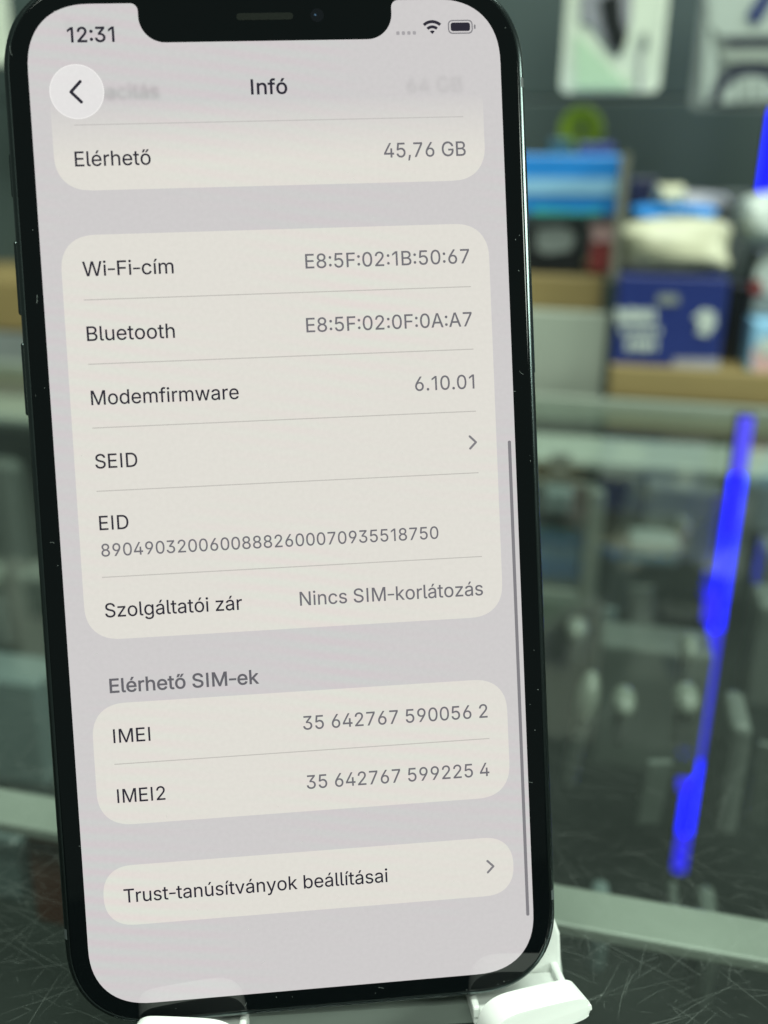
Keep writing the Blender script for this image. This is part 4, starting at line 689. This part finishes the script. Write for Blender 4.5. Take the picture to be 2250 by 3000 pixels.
# back button
def disc(cx, cy, r, z, n=48): return flat([loc_pt(cx + r * math.cos(k * math.tau / n), cy + r * math.sin(k * math.tau / n)) for k in range(n)], z)
ui('back_button', disc(38, 69.8, 22, 4e-5), mRIM); ui('back_button_face', disc(38, 69.8, 21.2, 5e-5), mBTN)
ui('back_arrow', stroke([(41.2, 61.8), (33.2, 70.0), (41.2, 78.2)], 2.5, 6e-5), mINK)
# status icons
for i in range(4): ui('signal_dot', pt_rr(304.2 + i * 4.6 - 1.4, 25.6, 304.2 + i * 4.6 + 1.4, 28.6, .9, L3), mDOT)
def sector(cx, cy, r0, r1, a0, a1, z, n=14):
    o_ = [(cx + r1 * math.sin(math.radians(a0 + (a1 - a0) * i / n)), cy - r1 * math.cos(math.radians(a0 + (a1 - a0) * i / n))) for i in range(n + 1)]
    i_ = [(cx + r0 * math.sin(math.radians(a1 - (a1 - a0) * i / n)), cy - r0 * math.cos(math.radians(a1 - (a1 - a0) * i / n))) for i in range(n + 1)] if r0 else [(cx, cy)]
    return flat([loc_pt(*q) for q in o_ + i_], z)
for r0, r1 in ((0, 3.0), (4.7, 7.1), (8.9, 11.4)): ui('signal_arc', sector(333.2, 28.3, r0, r1, -43, 43, L3), mINK)
ui('battery_outline', pt_rr(346.6, 17.0, 367.6, 28.4, 3.6, L2), mBAR); ui('battery_gap', pt_rr(347.6, 18.0, 366.6, 27.4, 2.8, L3), mBG)
ui('battery_level', pt_rr(348.9, 19.2, 365.3, 26.2, 1.9, L4), mINK); ui('battery_tip', pt_rr(368.6, 21.0, 370.0, 24.6, .8, L3), mBAR)

# the faded, out-of-focus header rows as the screen draws them
def poly_text_mask(items, X, Y):
    """coverage of the letters on sample points (even-odd rule)"""
    out = np.zeros(X.shape)
    for s, x, y, size, wd, dens in items:
        pen = 0; sp = []
        for ch in s:
            adv, spl = GLYPH[ch]
            for c in spl: sp.append((pen, c))
            pen += adv
        mnx = min(o + min(c[2::6]) for o, c in sp); mxx = max(o + max(c[2::6]) for o, c in sp); k = size / 727; kx = wd / (mxx - mnx)
        cov = np.zeros(X.shape, bool)
        for o_, c in sp:
            P = []
            n = len(c) // 6
            for i in range(n):
                a = c[i * 6:i * 6 + 6]; b = c[((i + 1) % n) * 6:((i + 1) % n) * 6 + 6]
                for u in (0, .25, .5, .75):
                    q = [(1 - u) ** 3 * a[2 + j] + 3 * u * (1 - u) ** 2 * a[4 + j] + 3 * u * u * (1 - u) * b[j] + u ** 3 * b[2 + j] for j in (0, 1)]
                    P.append((x + (o_ + q[0] - mnx) * kx, y - q[1] * k))
            ins = np.zeros(X.shape, bool)
            for (xa, ya), (xb, yb) in zip(P, P[1:] + P[:1]):
                if ya == yb: continue
                cnd = ((ya > Y) != (yb > Y)) & (X < (xb - xa) * (Y - ya) / (yb - ya) + xa); ins ^= cnd
            cov ^= ins
        out = np.maximum(out, cov * dens)
    return out
def blur(a, s):
    r = int(s * 3); k = np.exp(-np.arange(-r, r + 1) ** 2 / (2 * s * s)); k /= k.sum()
    a = np.apply_along_axis(lambda v: np.convolve(v, k, 'same'), 0, a); return np.apply_along_axis(lambda v: np.convolve(v, k, 'same'), 1, a)
def fade_patch(x0, y0, x1, y1, st_, items, sig, shade, outline=None):
    xs = np.arange(x0, x1 + st_ / 2, st_); ys = np.arange(y0, y1 + st_ / 2, st_)
    X, Y = np.meshgrid(xs, ys); ink = blur(poly_text_mask(items, X, Y), sig / st_)
    me = bpy.data.meshes.new('faded'); ny, nx = X.shape
    vs = []; keep = np.ones(X.shape, bool)
    r = 26 * 1.15
    for j in range(ny):
        for i in range(nx):
            x, y = X[j, i], Y[j, i]
            if outline:         # round the two lower corners
                dy = max(0, y - (y1 - r)) / r
                lim = r * (1 - (max(0, 1 - dy ** 2.35)) ** (1 / 2.35))
                x = min(max(x, x0 + lim), x1 - lim)
            px, py = loc_pt(x, y); vs.append((px, py - 0, L1))
    fs = [(j * nx + i, j * nx + i + 1, (j + 1) * nx + i + 1, (j + 1) * nx + i) for j in range(ny - 1) for i in range(nx - 1)]
    me.from_pydata(vs, [], fs)
    ca = me.color_attributes.new('ink', 'FLOAT_COLOR', 'POINT')
    cb, cc = lin(BG), lin(CARD)
    buf = np.ones((ny * nx, 4))
    f = shade(X, Y).ravel()
    il = lin((105, 103, 104))
    for k in range(3):
        base = cb[k] * (1 - f) + cc[k] * f; buf[:, k] = base * (1 - ink.ravel()) + il[k] * ink.ravel()
    ca.data.foreach_set('color', buf.ravel().astype(np.float32))
    ui('faded_row', me, mFADE)
fade_patch(16, 36, 373.8, 149.4, .7, [('Kapacitás', 33, 76.4, 17, 71, .62), ('64 GB', 310, 75.6, 17, 46.5, .30)], 1.7, lambda X, Y: np.clip((Y - 78) / 50, 0, 1) ** .8, True)
fade_patch(24, 5.5, 76, 32, .7, [('Fotók', 33, 24.5, 17, 39, .16)], 2.0, lambda X, Y: X * 0)
m_ = screen('screen_soft_line', (196, 193, 190), 0); ui('separator', pt_rr(34, 96.0, 356.5, 96.9, .1, L2), m_)

# earpiece, camera in the notch
EAR = mat('earpiece_mesh', (.008, .010, .008), .6, spec=.05, var=.6, scale=4000)
from_bm('earpiece', shift(flat([loc_pt(x, y) for x, y in rrect(171, 217.5, 9.0, 14.6, 2.8, 8)], -1e-5)), EAR, phone)
LENS = mat('camera_lens', (.003, .004, .006), .08)
bm = flat([loc_pt(237.5 + 5.5 * math.cos(k * math.tau / 32), 11.6 + 5.5 * math.sin(k * math.tau / 32)) for k in range(32)], -1.2e-5)
fc = from_bm('front_camera', shift(bm), LENS, phone)
from_bm('lens_glint', shift(flat([loc_pt(236 + .9 * math.cos(k * math.tau / 12), 11.2 + .9 * math.sin(k * math.tau / 12)) for k in range(12)], -.4e-5)), mat('glint_blue', (.01, .05, .12), .2), fc)  # glint of the lens painted as a small blue disc
# side buttons
def side_btn(name, x, v0, v1):
    bm = box_bm(x - .45 * mm, x + .45 * mm, v0 * mm, v1 * mm, -5.0 * mm, -2.4 * mm, .35 * mm, 3); from_bm(name, shift(bm), FR, phone)
side_btn('mute_switch', -HW - .25 * mm, 45.2, 51.2); side_btn('volume_button', -HW - .40 * mm, 29.1, 39.3); side_btn('volume_button', -HW - .40 * mm, 15.1, 25.3)
side_btn('power_button', HW + .05 * mm, 18.0, 36.0)
ANT = mat('antenna_band', (.06, .075, .075), .45)
def band(x0, x1, v0, v1):
    rr = []
    sgn = 1 if x1 > 0 else -1
    pr = [(.62, -.085), (.38, -.225), (.2, -.425), (.07, -.73), (-.012, -1.15), (-.012, -6.2)]
    bm = bmesh.new(); A = [bm.verts.new((sgn * (HW - i * mm), v0 * mm, z * mm)) for i, z in pr]; B = [bm.verts.new((sgn * (HW - i * mm), v1 * mm, z * mm)) for i, z in pr]
    for i in range(len(pr) - 1): bm.faces.new((A[i], A[i + 1], B[i + 1], B[i]))
    from_bm('antenna_band', shift(bm), ANT, phone)
band(35, 36, -59.6, -58.1); band(-36, -35, -59.6, -58.1); band(35, 36, 57.9, 59.2)
# lint and grit on the front glass
DST = mat('lint', (.22, .25, .24), .8); bm = bmesh.new(); rnd = random.Random(5)
def lint(x, y, a, ln, wd, z):
    q = []; cur = rnd.uniform(-1.5, 1.5); pv = None
    for i in range(5):
        n = (-math.sin(a) * wd, math.cos(a) * wd); v = (bm.verts.new((x + n[0], y + n[1], z)), bm.verts.new((x - n[0], y - n[1], z)))
        if pv: bm.faces.new((pv[0], v[0], v[1], pv[1]))
        pv = v; x += math.cos(a) * ln / 4; y += math.sin(a) * ln / 4; a += cur / 4
for i in range(34):
    side = rnd.random()
    if side < .45: x, y = 33.6 * mm + rnd.uniform(-1.0, .9) * mm, rnd.uniform(-68, 68) * mm
    elif side < .75: x, y = -33.6 * mm + rnd.uniform(-.9, 1.0) * mm, rnd.uniform(-68, 68) * mm
    else: x, y = rnd.uniform(-28, 30) * mm, -71.4 * mm + rnd.uniform(-.8, .8) * mm
    if rnd.random() < .3: lint(x, y, rnd.uniform(0, 6), rnd.uniform(.5, 1.6) * mm, rnd.uniform(.012, .022) * mm, 2e-6 - 2e-5)
    else: lint(x, y, rnd.uniform(0, 6), rnd.uniform(.06, .16) * mm, rnd.uniform(.02, .04) * mm, 2e-6 - 2e-5)
from_bm('dust', shift(bm), DST, phone, kind='stuff')
bm = bmesh.new()
for i in range(60):
    cx_, cy2 = rnd.choice(((5, -40), (-8, -52), (0, -20), (18, 5), (-20, 30), (10, 45)))
    x, y = (cx_ + rnd.gauss(0, 9)) * mm, (cy2 + rnd.gauss(0, 9)) * mm
    if abs(x) > 31 * mm: continue
    lint(x, y, rnd.uniform(0, 6), rnd.uniform(.1, .7) * mm, rnd.uniform(.015, .04) * mm, 9e-5)
SM, s_t, s_b = NT('screen_scuff'); s_b.inputs['Base Color'].default_value = (.5, .5, .48, 1); mx = s_t.nodes.new('ShaderNodeMixShader'); tr = s_t.nodes.new('ShaderNodeBsdfTransparent')
mx.inputs[0].default_value = .30; s_t.links.new(tr.outputs[0], mx.inputs[1]); s_t.links.new(s_b.outputs[0], mx.inputs[2]); s_t.links.new(mx.outputs[0], s_t.nodes['Material Output'].inputs[0])
from_bm('scuffs', shift(bm), SM, phone, kind='stuff')

# ================================================================== THE STAND (built in the phone's frame: u right, v up, w out of the screen)
PL, pt_, pb2 = NT('white_plastic')
pb2.inputs['Base Color'].default_value = (.68, .71, .68, 1); pb2.inputs['Roughness'].default_value = .42
pb2.inputs['Subsurface Weight'].default_value = .15; pb2.inputs['Subsurface Radius'].default_value = (.002, .002, .002); pb2.inputs['Subsurface Scale'].default_value = .5
stand = empty('phone_stand', PH @ Matrix.Translation((6 * mm, -76 * mm, -8 * mm)), label='white plastic folding stand holding up the smartphone', cat='phone stand')
def sp(name, bm, smooth=False):
    bmesh.ops.translate(bm, verts=bm.verts, vec=(-6 * mm, 76 * mm, 8 * mm)); return from_bm(name, bm, PL, stand, smooth)
# back plate: broad foot that narrows upwards
pl = [(-26.5, -78), (-9.5, -78), (-9.5, -69), (21.5, -69), (21.5, -78), (38.3, -78), (38.3, -69.5), (37.2, -66), (32, -61), (27, -50), (24, -20), (22, 10), (-10, 10), (-12, -20), (-15, -50), (-20, -61), (-25.4, -66), (-26.5, -69.5)]
sp('back_plate', prism([(x * mm, y * mm) for x, y in pl], -12.2 * mm, -8.4 * mm, .5 * mm))
def arm(sgn):
    f = lambda u: (6 + sgn * (u - 6)) * mm
    us = sorted((f(22.5), f(36.7)))
    sp('arm', box_bm(us[0], us[1], -76.8 * mm, -75.2 * mm, -8.3 * mm, 1.5 * mm, .4 * mm))
    for a, b in ((36.4, 37.7), (22.5, 23.6)):
        us = sorted((f(a), f(b))); sp('side_rim', box_bm(us[0], us[1], -75.8 * mm, -73.9 * mm, -10.5 * mm, 1.6 * mm, .4 * mm))
    # lip: a rounded pad standing at the end of the arm
    shp = [(22.6, -77.5), (22.8, -75.4), (23.4, -73.5), (24.6, -72.2), (26.4, -71.5), (29, -71.3), (35.8, -71.2), (37.3, -71.35), (38.3, -72.0), (38.6, -72.9), (38.4, -73.8), (37.4, -74.4), (35.5, -74.7), (32.5, -75.2), (30.2, -76.2), (29, -77.5)]
    P2 = []                                                        # smooth the outline (Chaikin)
    Q = shp
    for _ in range(2):
        R_ = []
        for a, b in zip(Q, Q[1:] + Q[:1]): R_ += [(a[0] * .75 + b[0] * .25, a[1] * .75 + b[1] * .25), (a[0] * .25 + b[0] * .75, a[1] * .25 + b[1] * .75)]
        Q = R_
    if sgn < 0: Q = Q[::-1]
    bm = prism([(f(x), y * mm) for x, y in Q], 1.0 * mm, 6.2 * mm, .45 * mm, 4)
    c = Vector((f(36), -72 * mm, 3.5 * mm))
    bmesh.ops.rotate(bm, verts=bm.verts, cent=c, matrix=Matrix.Rotation(math.radians(11) * sgn, 3, 'Y'))
    sp('lip', bm, True)
    return
arm(1); arm(-1)
# base on the counter and the post up to the back plate (world axes, turned with the phone)
yaw = math.atan2(ax[1], ax[0])
bw = PH @ Vector((6 * mm, -76 * mm, -10 * mm))
inv = stand.matrix_world.inverted()
HINGE = mat('shaded_base_plastic', (.20, .235, .21), .45, var=.1, scale=90)  # darker copy of the stand plastic, the base's shade put into its colour
def world_part(name, bm):
    me = bpy.data.meshes.new(name); bmesh.ops.recalc_face_normals(bm, faces=bm.faces)
    bmesh.ops.transform(bm, matrix=inv @ Matrix.Translation((bw.x, bw.y, 0)) @ Matrix.Rotation(yaw, 4, 'Z'), verts=bm.verts)
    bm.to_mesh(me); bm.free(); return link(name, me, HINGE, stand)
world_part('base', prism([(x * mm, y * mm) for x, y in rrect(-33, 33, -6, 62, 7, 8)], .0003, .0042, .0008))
print('phone bottom z', (PH @ Vector((0, BY, 0)))[:], 'bw', bw[:])
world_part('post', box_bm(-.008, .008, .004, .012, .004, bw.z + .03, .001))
